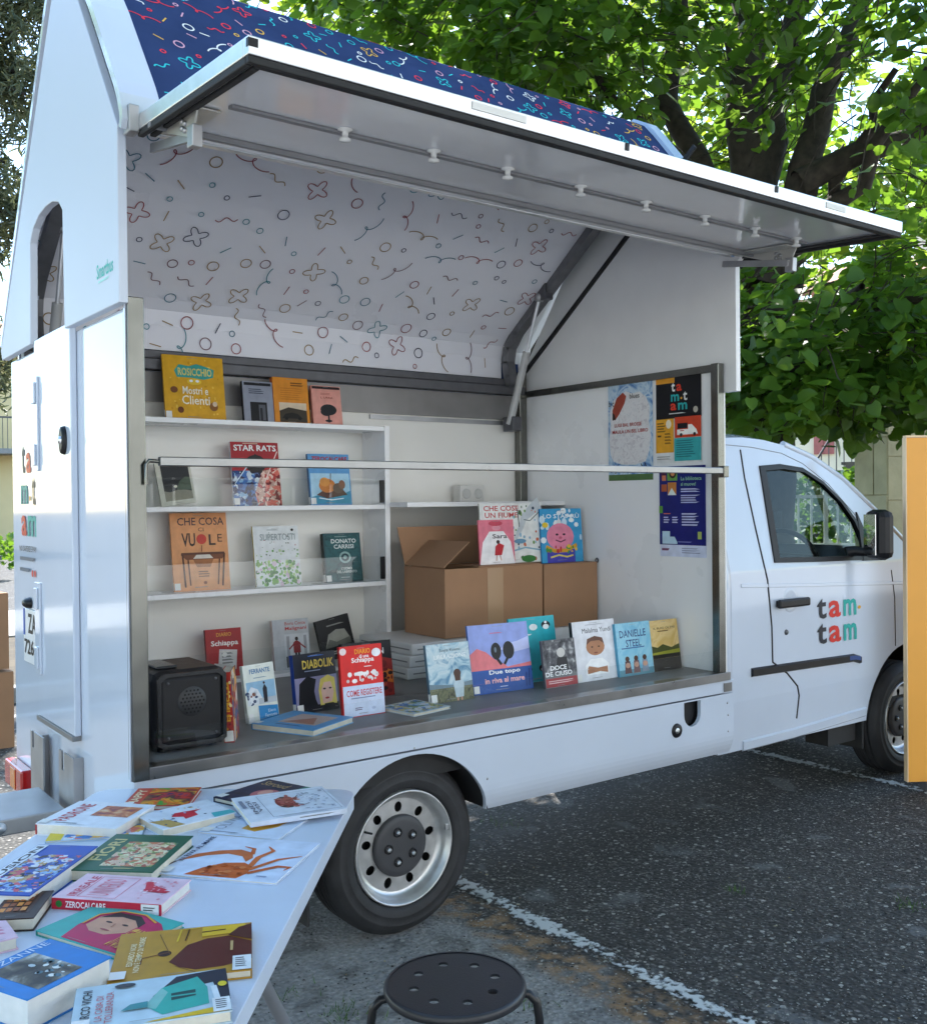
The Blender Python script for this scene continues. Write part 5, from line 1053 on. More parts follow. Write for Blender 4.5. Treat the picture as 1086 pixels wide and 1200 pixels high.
for k in range(3):
    o = MB().box((0, 0, 0), (.64-.02*k, .46, .052), .006).build('white_case', mat('white_case', (.70, .69, .67), .4, var=.03), None); o.location = (1.485+.012*k, .77, FLZ+.0535*k); o.rotation_euler.z = rad((-1, 1, 0)[k])
    MB().box((.03, -.0015, .022), (.60, -.0003, .028)).box((-.0015, .02, .022), (-.0003, .44, .028)).build('case_seam', mat('case_seam', (.25, .25, .25), .6), o)
    tag(o, ['flat white case at the bottom of the pile below the cartons', 'flat white case in the middle of the pile below the cartons', 'flat white case on top of the pile below the cartons'][k], 'case')
# --- posters on the bulkhead (flat paper)
def poster(label, tl, br, ops, z_skew=0., cover='#e4e4e2'):
    x = 2.7055; a = on(*tl, 'x', x); b = on(*br, 'x', x); y0, y1, z0, z1 = a[1], b[1], b[2], a[2]
    n = 9; mb = MB(); P = []
    def cv(u): return .0012+.0022*math.sin(u*9)**2
    for i in range(n+1): u = i/n; P.append([(x-cv(u), y0+(y1-y0)*u, z0), (x-cv(u), y0+(y1-y0)*u, z1)])
    mb.grid(P, True); o = mb.build('poster', ink(cover), None, False); tag(o, label, 'poster')
    ar = Art(abs(y1-y0), z1-z0, lambda u, v, L: (x-.0042-.0002*L, y0+(y1-y0)*u, z0+(z1-z0)*v)); ar.run(ops); ar.build(o, 'printed_picture', 'printed_text')
    return o
poster('hand painted poster of a woolly white sheep with red lettering', (713, 447), (766, 562), [
    sw_(.0, .0, 1, 1, pic(['#4a74b0', '#8fb0d0', '#c4d6e2', '#6a94c4'], 14)), sw_(0, 0, 1, .06, '#4f7040'),
    ('P', [(.05, .26), (.02, .4), (.06, .55), (.04, .68), (.12, .80), (.25, .84), (.4, .88), (.55, .85), (.72, .86), (.86, .80), (.94, .70), (.92, .56), (.96, .42), (.92, .28), (.84, .18), (.6, .15), (.3, .16), (.12, .19)], pic(['#d2d2d4', '#e2e0e0', '#c4c0c4'], 30)),
    ('P', [(.12, .62), (.10, .70), (.2, .82), (.34, .87), (.42, .83), (.38, .76), (.26, .66), (.16, .60)], '#9c4434'), ('P', [(.10, .60), (.10, .68), (.15, .66), (.18, .61)], '#3a2420'),
    ('L', [(.13, .16), (.06, .08)], .02, '#333'), ('L', [(.22, .16), (.16, .07)], .02, '#333'), ('L', [(.74, .16), (.82, .07)], .02, '#333'), ('L', [(.82, .17), (.9, .08)], .02, '#333'),
    ('T', 'LUGI BAL BROSSE', .15, .53, .76, .565, '#a8342c', .018), ('T', 'MAULA UN BEL LIBRO', .1, .465, .90, .50, '#a8342c', .018), ('T', 'b·c', .02, .74, .14, .80, '#4a4a44', .01), ('T', 'blues', .5, .80, .72, .85, '#5a5a54', .01)])
tam = [('T', 't', .34, .90, .44, .99, '#e8e8e8', .025)]
poster('black, yellow, red and teal poster with colourful stacked letters', (769, 441), (823, 541), [
    sw_(0, .50, 1, 1, '#131318'), sw_(0, .90, .42, 1, '#d9952c'), ('T', 't', .35, .80, .43, .90, '#e8e8e6', .025), ('T', 'a', .46, .80, .58, .88, '#d8402c', .025), ('T', 'm', .34, .69, .52, .77, '#2fa8a8', .025), ('E', .57, .72, .02, .013, '#e0a030'), ('T', 't', .61, .69, .70, .79, '#e8e8e6', .025), ('T', 'a', .33, .59, .46, .67, '#d8402c', .025), ('T', 'm', .50, .59, .70, .67, '#2fa8a8', .025), ('B', .3, .54, .72, .56, 1, '#d0d0d0'), ('E', .88, .58, .05, .035, '#b8b0a0'),
    sw_(0, .12, .40, .50, '#dfa12c'), ('B', .03, .34, .25, .46, 4, '#7a5a1c'), ('E', .29, .44, .06, .05, '#efe4cc'), ('B', .2, .2, .36, .34, 4, '#8a6420'), ('B', .04, .28, .14, .32, 1, '#5a3a14'),
    sw_(.43, .28, 1, .51, '#cb4326'), ('P', [(.48, .31), (.48, .37), (.72, .37), (.72, .42), (.80, .42), (.9, .36), (.93, .31)], '#f0eee8'), sw_(.49, .38, .71, .44, '#17171c'), ('E', .57, .31, .03, .02, '#222'), ('E', .86, .31, .03, .02, '#222'), ('B', .55, .34, .65, .36, 1, '#c04a30'),
    sw_(.42, .02, 1, .275, '#3aa6a8'), ('B', .46, .05, .9, .25, 8, '#1f7278'), ('B', .03, .03, .36, .08, 2, '#a8a8a4')])
poster('dark blue timetable poster with little pictures and white van', (773, 547), (828, 654), [
    sw_(0, .13, 1, 1, '#141c6e'), sw_(0.04, .86, .15, .98, '#4a1a3a'), sw_(.06, .84, .15, .90, '#d8805a'), sw_(.18, .84, .40, .99, '#6aa04a'), ('E', .3, .92, .08, .055, '#3a2a24'), ('E', .3, .92, .045, .03, '#d8905a'), sw_(.05, .72, .17, .80, '#b05a34'), sw_(.19, .68, .38, .82, '#c8803a'), ('P', [(.19, .68), (.38, .68), (.28, .76)], '#dfe6e2'),
    ('T', 'La biblioteca', .48, .84, .92, .88, '#8fc0a0', .02), ('T', 'si muove!', .48, .78, .80, .82, '#8fc0a0', .02), ('B', .48, .70, .9, .75, 2, '#c8ccec'), ('B', .48, .58, .9, .68, 4, '#b8bce0'), sw_(0, .48, .08, .56, '#5a9a3a'), ('B', .1, .46, .27, .48, 1, '#d86a5a'), ('B', .1, .36, .25, .44, 3, '#c0c4e4'), ('B', .29, .36, .44, .44, 3, '#c0c4e4'), ('B', .5, .33, .88, .48, 5, '#c0c4e4'),
    ('P', [(.07, .14), (.07, .28), (.24, .28), (.24, .22), (.34, .22), (.40, .16), (.40, .14)], '#b8d4e4'), sw_(.84, .2, .92, .28, '#a8b860'), ('B', .42, .15, .8, .17, 1, '#7a80c0'), ('B', .06, .04, .25, .09, 1, '#7a4a6a'), ('B', .5, .03, .9, .10, 3, '#9aa0b8')], cover='#d4daee')
# ================================================================== table and table books
TZ = .735
tq = [Vector(on(418, 925, 'z', TZ)), Vector(on(276, 1198, 'z', TZ))]
td = (tq[0]-tq[1]); td.z = 0; td.normalize(); tw = Vector((td.y, -td.x, 0))                    # td away from the viewer, tw to the right
tb = thing('folding_table', 'pale plastic folding table covered with books beside the van', 'table', (tq[0].x, tq[0].y, 0)); tb.rotation_euler.z = math.atan2(td.y, td.x)-math.pi/2
TLN, TWD = 1.80, .76                                                                            # local: x -TWD..0, y -TLN..0
def rrect(x0, y0, x1, y1, r, n=6):
    o = []
    for cx, cy_, a0 in ((x1-r, y1-r, 0), (x0+r, y1-r, math.pi/2), (x0+r, y0+r, math.pi), (x1-r, y0+r, 1.5*math.pi)):
        o += [(cx+r*math.cos(a0+i/n*math.pi/2), cy_+r*math.sin(a0+i/n*math.pi/2)) for i in range(n+1)]
    return o
TPL = mat('pale_table_plastic', (.60, .67, .78), .34, var=.04, vscale=9, bump=.12, bscale=240)
MB().plate([rrect(-TWD, -TLN, 0, 0, .06)], lambda p: (p[0], p[1], TZ), lambda p: (p[0], p[1], TZ-.042)).build('tabletop', TPL, tb, bev=.008)
LEGM = mat('grey_tube', (.30, .31, .33), .4, .6, var=.1)
MB().box((-TWD+.03, -TLN+.06, TZ-.06), (-TWD+.05, -.06, TZ-.043)).box((-.05, -TLN+.06, TZ-.06), (-.03, -.06, TZ-.043)).build('rail', LEGM, tb)
for y0 in (-.96, -TLN+.16):
    for x in (-TWD+.08, -.08):
        sx_, sy_ = (.12 if x > -.3 else -.04), (.46 if y0 > -1 else -.08)
        MB().tube([(x, y0, TZ-.045), (x+sx_, y0+sy_, .02)], .014, 12).build('leg', LEGM, tb)
        MB().cyl((x+sx_, y0+sy_+.001, 0), (x+sx_, y0+sy_, .03), .017, 10).build('rubber_foot', RUBBER, tb)
    yy = y0+(.23 if y0 > -1 else -.04)
    MB().cyl((-TWD+.06, yy, .37), (-.02, yy, .37), .011, 10).build('crossbar', LEGM, tb)
    MB().tube([(-TWD/2, yy, .38), (-TWD/2, y0-.22 if y0 > -1 else y0+.22, TZ-.05)], .009, 8).build('brace', LEGM, tb)
K = .396; zq = lambda *p: [(a*K, 890+b*K) for a, b in p]
T0 = TZ+.0005
flat('white hardback with red spine and warm little picture at the table end', zq((108, 192), (350, 203), (448, 140), (240, 118)), T0, .030, '#dde2ea', '#a8323a',
     [('P', [(.45, .42), (.92, .42), (.92, .85), (.45, .85)], pic(['#3a4a7a', '#8a3a3a', '#c87a4a', '#d8b890'], 22, .4)), ('V', 'PADRONE', .12, .15, .30, .88, '#b83a44', .02), ('B', .2, .06, .5, .10, 1, '#4a4a5a')], pages=PAGEW)
flat('glossy rainbow coloured paperback near the rear door corner', zq((372, 135), (560, 140), (588, 83), (402, 86)), T0, .012, '#c2402f', '#8a2a24',
     [sw_(.25, .02, .98, .98, pic(['#1f2f6a', '#c83a2a', '#2a2a3a', '#e0a030', '#d85a2a', '#4a9a3a'], 16, .6)), ('V', 'HAPPY', .05, .1, .19, .9, '#e8d8b0', .018)])
flat('dark paperback with green glow half under the white sketch book', zq((662, 110), (770, 150), (915, 88), (790, 54)), T0, .014, '#1b1f33', '#12141f',
     [sw_(.0, .0, 1, 1, pic(['#14162a', '#1f2a4a', '#2a1f3a'], 20)), ('P', [(.8, 0), (1, 0), (1, 1), (.9, 1)], '#9ac83a'), ('P', [(.68, 0), (.8, 0), (.9, 1), (.8, 1)], '#2a7a6a'), ('E', .55, .45, .22, .2, '#b8606a'), ('E', .5, .5, .1, .12, '#d89a8a'), ('T', 'Stroud', .1, .75, .6, .92, '#c8a870', .0)])
flat('white and teal comic with red bird drawing', zq((412, 165), (478, 213), (690, 155), (612, 118)), T0, .022, '#d8e0ea', '#3f78b8',
     [('P', [(.35, .4), (.5, .3), (.62, .42), (.75, .4), (.68, .6), (.5, .62), (.42, .75)], '#c8283a'), ('P', [(.5, .0), (1, .1), (1, .3), (.6, .22)], '#b89a5a'), ('S', .1, .1, .9, .9, 18, .03, ['#8fb0d0', '#3a4a6a', '#d8b870']), ('P', [(.75, .75), (1, .7), (1, 1), (.8, 1)], '#3fb0b8')], sticker=False)
flat('pale picture book with yellow animal peeking from below another', zq((577, 214), (822, 236), (918, 172), (690, 160)), T0, .006, '#cfdcee', '#b8c8dc',
     [('P', [(.42, .3), (.62, .22), (.80, .5), (.84, .8), (.6, .9), (.45, .7)], '#d8a03a'), ('E', .6, .5, .1, .1, '#e0b050'), ('V', 'OLIVIA', .10, .2, .24, .85, '#8a98b0', .0), ('B', .1, .05, .5, .1, 1, '#6a7890')])
flat('thin white book with ink sketch of a fantastic beast', zq((745, 180), (1027, 146), (952, 80), (680, 122)), T0+.016, .013, '#d8e0ec', '#c8d0de',
     [('L', [(.25, .08), (.97, .08), (.97, .92), (.25, .92), (.25, .08)], .006, '#6a7488'), ('E', .48, .55, .10, .22, '#8a3a34'), ('E', .52, .66, .07, .12, '#a85a4a'), ('S', .4, .35, .62, .8, 30, .025, ['#7a2a28', '#b0605a', '#3a2020', '#c88a7a']), ('S', .6, .15, .95, .85, 60, .016, ['#8a94a8', '#a8b2c4', '#c0c8d6']), ('L', [(.58, .6), (.66, .75), (.7, .7)], .012, '#4a3a3a'), ('L', [(.56, .45), (.64, .35), (.7, .38)], .012, '#4a3a3a'), ('V', 'INDI\nVISI', .10, .25, .2, .75, '#4a5468', .01), ('B', .03, .2, .08, .8, 1, '#7a8498'), ('B', .3, .02, .95, .06, 1, '#a0a8b8')], tilt=(1.5, 0), sticker=False, low_spine=True, spine_art=[('B', .5, .3, .95, .7, 1, '#777')])
flat('large thin white picture book with orange crab claw painting', zq((478, 340), (800, 362), (962, 250), (612, 222)), T0, .007, '#d3dff2', '#b8c8e0',
     [('P', [(.22, .02), (.30, .20), (.42, .34), (.58, .38), (.68, .30), (.70, .14), (.66, .02)], '#c8622f'), ('P', [(.02, .30), (.10, .50), (.25, .62), (.42, .68), (.55, .62), (.60, .50), (.58, .40), (.50, .52), (.36, .56), (.2, .48)], '#c56a3c'), ('L', [(.02, .30), (.0, .2)], .02, '#3a2a34'), ('L', [(.56, .58), (.52, .72), (.42, .76)], [.04, .035, .01], '#c8622f'), ('L', [(.66, .30), (.64, .52), (.70, .70), (.62, .80)], [.05, .05, .04, .01], '#cc6a34'), ('L', [(.68, .22), (.82, .50), (.98, .62)], [.05, .04, .01], '#cc6a34'), ('L', [(.70, .14), (.88, .34), (.98, .34), (.96, .26)], [.05, .045, .04, .01], '#c8622f'), ('S', .3, .05, .66, .32, 26, .02, ['#b0501f', '#d8804a', '#a84a1c']), ('V', 'IN RIVA AL MARE', .025, .30, .075, .95, '#3a4a6a', .02), ('B', .80, .06, .92, .10, 1, '#8a9ab8')], pages=PAGEW)
flat('bottle green hardback with fairy crowd picture and cream title', zq((255, 330), (440, 331), (568, 240), (312, 208)), T0, .026, '#1f5c46', '#174a38',
     [('P', [(.30, .12), (.92, .12), (.92, .78), (.30, .78)], comic(['#d8c89a', '#8a9a5a', '#c87a5a', '#5a7a6a', '#e0d8b8', '#a85a4a', '#d8b8a0', '#c8c098'], 75)), ('V', 'FIORI', .08, .25, .24, .85, '#c8bc80', .02), ('B', .5, .03, .8, .08, 1, '#a8a070')], sticker=False)
flat('small bright comic in yellow and blue under the white hardback', zq((128, 246), (420, 222), (432, 190), (160, 208)), T0, .006, '#b8d0e8', '#9ab8d8',
     [sw_(0, 0, .16, 1, '#e0c83a'), sw_(.18, 0, 1, 1, comic(['#3f80c8', '#d8e4f0', '#e07a6a', '#e8b84a', '#c8a8b8', '#8ab8e0'], 45))], sticker=False)
flat('fat blue annual with crowded cartoon figures and white title band', zq((-62, 415), (95, 385), (272, 280), (85, 230)), T0, .038, '#1f4fae', '#163c8a',
     [sw_(.06, .05, .96, .78, comic(['#1f4fae', '#d8dce4', '#c85a6a', '#2a2a3a', '#8ab0d8', '#b89a6a', '#1f4fae', '#3a5aa0'], 62)), ('S', .1, .1, .9, .72, 60, .035, ['#e4e6ea', '#c86a7a', '#2a2f4a', '#9ac0e0', '#c8a878']), sw_(.02, .02, .20, .98, '#dce4ee'), ('V', 'ILLUSION', .05, .06, .17, .94, '#1a1f2c', .025)], pages=PAGEW, sticker=False)
flat('thick pink and white comic with red spine lettering', zq((140, 420), (478, 418), (572, 362), (262, 333)), T0, .024, '#e2c3d0', '#c22c44',
     [('L', [(.20, .1), (.55, .1), (.55, .9), (.20, .9), (.20, .1)], .008, '#d05a70'), ('V', 'IRREALE', .10, .10, .18, .90, '#cc5068', .02), ('V', 'UNIVERSO', .26, .18, .46, .82, '#d8798c', .0), ('P', [(.72, .45), (.86, .4), (.9, .55), (.8, .62), (.7, .75), (.66, .7)], '#cc3a4c'), ('E', .68, .74, .04, .06, '#cc3a4c'), ('P', [(.70, .42), (.92, .40), (.95, .48), (.7, .5)], '#c22c44'), ('S', .6, .15, .95, .9, 30, .015, ['#e8a8b8', '#f0dce4', '#d88a9c'])], pages=PAGEW, sticker=False, low_spine=True, spine_art=[('E', .07, .5, .03, .3, '#2f7a3a'), ('T', 'ZEROCALCARE', .13, .22, .50, .78, '#f2e8ea', .02), ('R', .82, .08, .98, .94, '#e4e6ea'), ('B', .84, .3, .96, .7, 2, '#555')])
fb = [o for o in col.objects if o.name.startswith('book')][-1]
flat('dark brown novel with lit window grid at the table edge', zq((-40, 478), (88, 468), (172, 386), (30, 396)), T0, .026, '#33241f', '#261a17',
     [sw_(.05, .2, .8, .95, '#4a2f22')]+[sw_(.1+.16*i, .25+.18*j, .22+.16*i, .38+.18*j, ('#d88a34', '#b8692a', '#8a4a22')[(i+j) % 3]) for i in range(4) for j in range(4)], sticker=False)
flat('magazine with portrait of a woman in a crimson headscarf', zq((120, 500), (345, 592), (532, 482), (310, 420)), T0, .010, '#3fa8a0', '#2a8a84',
     [('P', [(.30, .02), (.98, .02), (.98, .70), (.85, .84), (.60, .94), (.34, .90), (.20, .70), (.22, .35)], '#b81f56'), ('P', [(.28, .40), (.26, .66), (.38, .82), (.58, .84), (.72, .70), (.72, .46), (.58, .30), (.40, .30)], '#c89478'), ('P', [(.26, .62), (.34, .84), (.58, .88), (.72, .76), (.74, .62), (.6, .76), (.44, .76)], '#241c1e'), ('E', .42, .58, .035, .02, '#241c1e'), ('E', .60, .60, .035, .02, '#241c1e'), ('E', .51, .40, .055, .018, '#9a4a4a'), ('L', [(.50, .58), (.52, .48)], .012, '#a8745c'), ('L', [(.24, .4), (.22, .68), (.36, .88), (.6, .93), (.8, .82)], .02, '#d8a03a'), ('T', 'STORIA', .74, .1, .92, .6, '#d8a850', .01)], sticker=False)
flat('thick blue hardback with photograph of old stone houses', zq((-30, 650), (45, 722), (316, 596), (120, 512)), T0, .055, '#2a7cc4', '#1f68ac',
     [sw_(.16, .18, .92, .70, pic(['#2f2c28', '#3a3a3c', '#5a564c', '#8a8a84', '#c8ccc8'], 22, .3)), ('S', .4, .4, .9, .68, 20, .04, ['#d8dcd8', '#4a6a78', '#b8c4c8']), ('V', 'CEZANNE', .03, .12, .13, .92, '#cfdcea', .0)], pages=PAGEW)
flat('mustard paperback with maroon hanging figure and cream lettering', zq((312, 676), (742, 612), (748, 488), (362, 512)), T0, .016, '#b88a34', '#a87a2a',
     [('P', [(.40, .3), (.52, .62), (.66, .72), (.82, .74), (1.0, .58), (1.0, .22), (.8, .12), (.6, .1), (.48, .18)], '#57221d'), ('E', .36, .48, .05, .06, '#2a1614'), ('L', [(.40, .5), (.2, .42), (.2, .3)], .012, '#6a3a20'), ('L', [(.40, .45), (.3, .9)], .006, '#6a4a24'), ('L', [(.45, .2), (.6, .05)], .006, '#6a4a24'), ('P', [(.62, .76), (.62, .97), (.95, .98), (.95, .80), (.8, .78)], '#d8b030'), ('L', [(.62, .86), (.8, .88)], .02, '#4a2a1a'), ('L', [(.44, .7), (.46, .95), (.6, .97)], .014, '#d8b83a'), ('L', [(.5, .7), (.52, .95)], .01, '#3a2018'), ('P', [(.82, .74), (1, .6), (1, .96), (.9, .9)], '#4a1f1a'), ('V', 'EDUARDO NORI\nNON È TEMPO DI MORIRE', .10, .14, .20, .86, '#eadfb8', .01), ('R', .86, -.0, .995, .28, '#e2e4e4'), ('B', .88, .04, .97, .24, 5, '#666'), ('B', .84, .2, .87, .6, 1, '#c8a870')], pages=PAGE)
flat('paperback with turquoise cut-out house on pale and navy cover', zq((222, 790), (696, 772), (662, 604), (212, 690)), T0+.018, .020, '#b9cdd6', '#1f2733',
     [('P', [(.5, .55), (.66, .95), (1, 1), (1, .25), (.94, .25), (.9, .7)], '#242c3a'), ('P', [(.48, .30), (.56, .72), (.80, .88), (.86, .60), (.86, .22), (.56, .12)], '#37a79a'), ('P', [(.44, .34), (.56, .72), (.60, .60), (.52, .26)], '#7fb8b0'), ('P', [(.62, .40), (.78, .44), (.78, .58), (.62, .56)], '#1f4a4a'), sw_(.62, .47, .78, .50, '#37a79a'), ('P', [(.45, .0), (.98, .0), (.98, .14), (.5, .02)], '#dcb62f'), ('P', [(.88, .6), (.92, .6), (.95, .05), (.91, .05)], '#d8dfe2'), ('E', .96, .62, .03, .06, '#e0c83a'), ('V', 'MARCO VICHI', .05, .08, .11, .88, '#24303a', .02), ('V', 'LA CASA DI\nTOLLERANZA', .14, .10, .25, .78, '#b86a72', .01), ('R', .88, .0, .995, .30, '#e2e4e4'), ('B', .90, .04, .98, .26, 5, '#666'), ('E', .32, .88, .07, .05, '#2a3440'), ('P', [(.3, .3), (.36, .42), (.47, .44), (.47, .30)], '#3a8a90')], tilt=(-1.5, 0), sticker=True)
flat('pale pink paperback under the blue hardback at the table edge', zq((-45, 560), (30, 520), (30, 470), (-45, 480)), T0, .024, '#d8b8c8', '#b83a5a', [('B', .1, .2, .8, .8, 4, '#c87a94')], sticker=True)
# ================================================================== stool
sc = on(533, 1152, 'z', .452); stl = thing('stool', 'black metal stool with eight round holes in its seat', 'stool', (sc[0], sc[1], 0)); stl.rotation_euler.z = rad(-78)
SBL = mat('black_stool_plastic', (.022, .022, .026), .38, var=.15, vscale=18, bump=.12, bscale=260)
hol = [circ(.098*math.cos(t), .098*math.sin(t), .0125, None, 14) for t in [2*math.pi*(k+.3)/8 for k in range(8)]]
def dish(p): return .4525
MB().plate([circ(0, 0, .155, None, 48)]+hol, lambda p: (p[0], p[1], dish(p)), lambda p: (p[0], p[1], dish(p)-.006)).build('seat', SBL, stl)
MB().lathe([(.1545, .454), (.160, .4545), (.1645, .450), (.166, .442), (.164, .434), (.158, .433), (.1545, .448)], (0, 0, 0), 'z', 56).build('seat_rim', SBL, stl)
LGM = mat('black_tube', (.018, .018, .02), .28, .3)
for k in range(4):
    t = math.pi/4+k*math.pi/2; c, s_ = math.cos(t), math.sin(t)
    MB().tube([(c*.05, s_*.05, .425), (c*.14, s_*.14, .425), (c*.172, s_*.172, .419), (c*.190, s_*.190, .400), (c*.196, s_*.196, .36), (c*.208, s_*.208, .012)], .0105, 10).build('leg', LGM, stl)
    MB().cyl((c*.2085, s_*.2085, 0), (c*.2078, s_*.2078, .022), .013, 10).build('foot_cap', RUBBER, stl)
# ================================================================== cartons on the ground behind the van
for k, (z, rz) in enumerate(((.0, 0), (.512, 3))):
    carton(['cardboard carton on the ground, lower of two behind the van', 'cardboard carton stacked on another behind the van'][k], (.10-.02*k, 4.05, z), .47, .40, .49, [], rz)
    cc = [o for o in col.objects if o.name.startswith('carton') and o.type == 'EMPTY'][-1]
    MB().box((.001, .001, .491), (.469, .399, .495)).build('lid', CARD, cc)
# ================================================================== trees
def leaf_mat(key, c0, c1, tr, mixf=.45):
    m = bpy.data.materials.new(key); m.use_nodes = True; t = m.node_tree; L = t.links.new; o = t.nodes['Material Output']; b = t.nodes['Principled BSDF']
    geo = node(t, 'ShaderNodeNewGeometry'); n = node(t, 'ShaderNodeTexNoise'); n.inputs['Scale'].default_value = 2.2; n.inputs['Detail'].default_value = 3; L(geo.outputs['Position'], n.inputs['Vector'])
    wn = node(t, 'ShaderNodeMath', operation='MULTIPLY_ADD'); wn.inputs[1].default_value = .45; L(geo.outputs['Random Per Island'], wn.inputs[0]); 
    sb = node(t, 'ShaderNodeMath', operation='SUBTRACT'); sb.inputs[1].default_value = .22; L(n.outputs[0], sb.inputs[0]); L(sb.outputs[0], wn.inputs[2])
    r = node(t, 'ShaderNodeValToRGB'); e = r.color_ramp.elements; e[0].position = .25; e[0].color = (*c0, 1); e[1].position = .75; e[1].color = (*c1, 1); L(wn.outputs[0], r.inputs[0])
    L(r.outputs[0], b.inputs['Base Color']); b.inputs['Roughness'].default_value = .42; b.inputs['Specular IOR Level'].default_value = .4
    ts = node(t, 'ShaderNodeBsdfTranslucent'); ts.inputs[0].default_value = (*tr, 1)
    mx = node(t, 'ShaderNodeMixShader'); mx.inputs[0].default_value = mixf; L(b.outputs[0], mx.inputs[1]); L(ts.outputs[0], mx.inputs[2]); L(mx.outputs[0], o.inputs[0])
    return m
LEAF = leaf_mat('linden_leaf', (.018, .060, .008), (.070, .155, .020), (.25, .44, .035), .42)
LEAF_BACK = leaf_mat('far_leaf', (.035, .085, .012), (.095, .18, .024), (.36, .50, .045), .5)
BARK = mat('dark_bark', (.045, .036, .028), .95, var=.45, vscale=14, bump=1., bscale=18, aniso=(1, 1, .25))
# heart-shaped leaf: x across, y tip, folded along the rib
LV = np.array([(0, 0, 0), (-.32, -.10, .05), (-.50, .20, .10), (-.45, .56, .09), (-.22, .86, .04), (0, 1.05, -.06), (.22, .86, .04), (.45, .56, .09), (.50, .20, .10), (.32, -.10, .05), (0, .5, -.02)])
LF = [(0, 1, 2, 10), (10, 2, 3), (10, 3, 4, 5), (10, 5, 6, 7), (10, 7, 8), (0, 10, 8, 9)]
def leaves_mesh(name, pos, nor, tip, size, m):
    """many leaves in one mesh; pos, nor, tip (n,3), size (n,)"""
    n = len(pos); nor = nor/np.linalg.norm(nor, axis=1, keepdims=True); tip = tip-nor*(tip*nor).sum(1, keepdims=True); tip /= np.linalg.norm(tip, axis=1, keepdims=True)+1e-9
    side = np.cross(tip, nor); k = len(LV)
    V = pos[:, None, :]+size[:, None, None]*(LV[None, :, 0:1]*side[:, None]+LV[None, :, 1:2]*tip[:, None]+LV[None, :, 2:3]*nor[:, None])
    V = V.reshape(-1, 3); base = (np.arange(n)*k)
    loops = np.concatenate([np.array(f) for f in LF]); cnt = np.array([len(f) for f in LF])
    lt = (base[:, None]+loops[None]).ravel(); ct = np.tile(cnt, n); st = np.concatenate([[0], np.cumsum(ct)[:-1]])
    me = bpy.data.meshes.new(name); me.vertices.add(len(V)); me.vertices.foreach_set('co', V.ravel()); me.loops.add(len(lt)); me.loops.foreach_set('vertex_index', lt.astype(np.int32))
    me.polygons.add(len(ct)); me.polygons.foreach_set('loop_start', st.astype(np.int32)); me.polygons.foreach_set('loop_total', ct.astype(np.int32)); me.materials.append(m); me.update(calc_edges=True)
    return me
def sprays(rg, blobs, leaf, per=16):
    """drooping twigs with alternate leaves, spread through ellipsoids (centre, radii, count)"""
    P, N, T, S, tw = [], [], [], [], []
    for c, r_, n in blobs:
        c, r_ = np.array(c), np.array(r_)
        for _ in range(n):
            d = rg.normal(size=3); d /= np.linalg.norm(d); p = c+d*r_*rg.uniform(.25, 1)**.5
            out = d*np.array([1, 1, .25])+rg.normal(size=3)*.45; out[2] -= .35; out /= np.linalg.norm(out)
            ln = rg.uniform(.45, .95); q = p.copy(); pts = [q.copy()]; sd = np.cross(out, (0, 0, 1)); sd /= np.linalg.norm(sd)+1e-9
            m = rg.integers(per-5, per+5)
            for i in range(m):
                out = out+np.array([0, 0, -.05])+rg.normal(size=3)*.10; out /= np.linalg.norm(out); q = q+out*ln/m
                if i % 4 == 3: pts.append(q.copy())
                sgn = 1 if i % 2 else -1
                t = sd*sgn*.8+out*.5+np.array([0, 0, -.35])+rg.normal(size=3)*.35
                nn = np.array([0, 0, 1.])+d*.55+rg.normal(size=3)*.5
                P.append(q+sd*sgn*.03+rg.normal(size=3)*.03); N.append(nn); T.append(t); S.append(leaf*rg.uniform(.45, 1.35))
            pts.append(q.copy()); tw.append(pts)
    return np.array(P), np.array(N), np.array(T), np.array(S), tw
def limb(mb, a, b, r0, r1, seed, n=7, wob=.12):
    r = random.Random(seed); a, b = Vector(a), Vector(b); pts = []; rs = []
    for i in range(n):
        t = i/(n-1); w = math.sin(math.pi*t)*wob*(b-a).length; pts.append(a.lerp(b, t)+Vector((r.gauss(0, w*.5), r.gauss(0, w*.5), r.gauss(0, w*.4)+w*.4))); rs.append(r0+(r1-r0)*t)
    mb.tube(pts, rs, 10, False); return pts
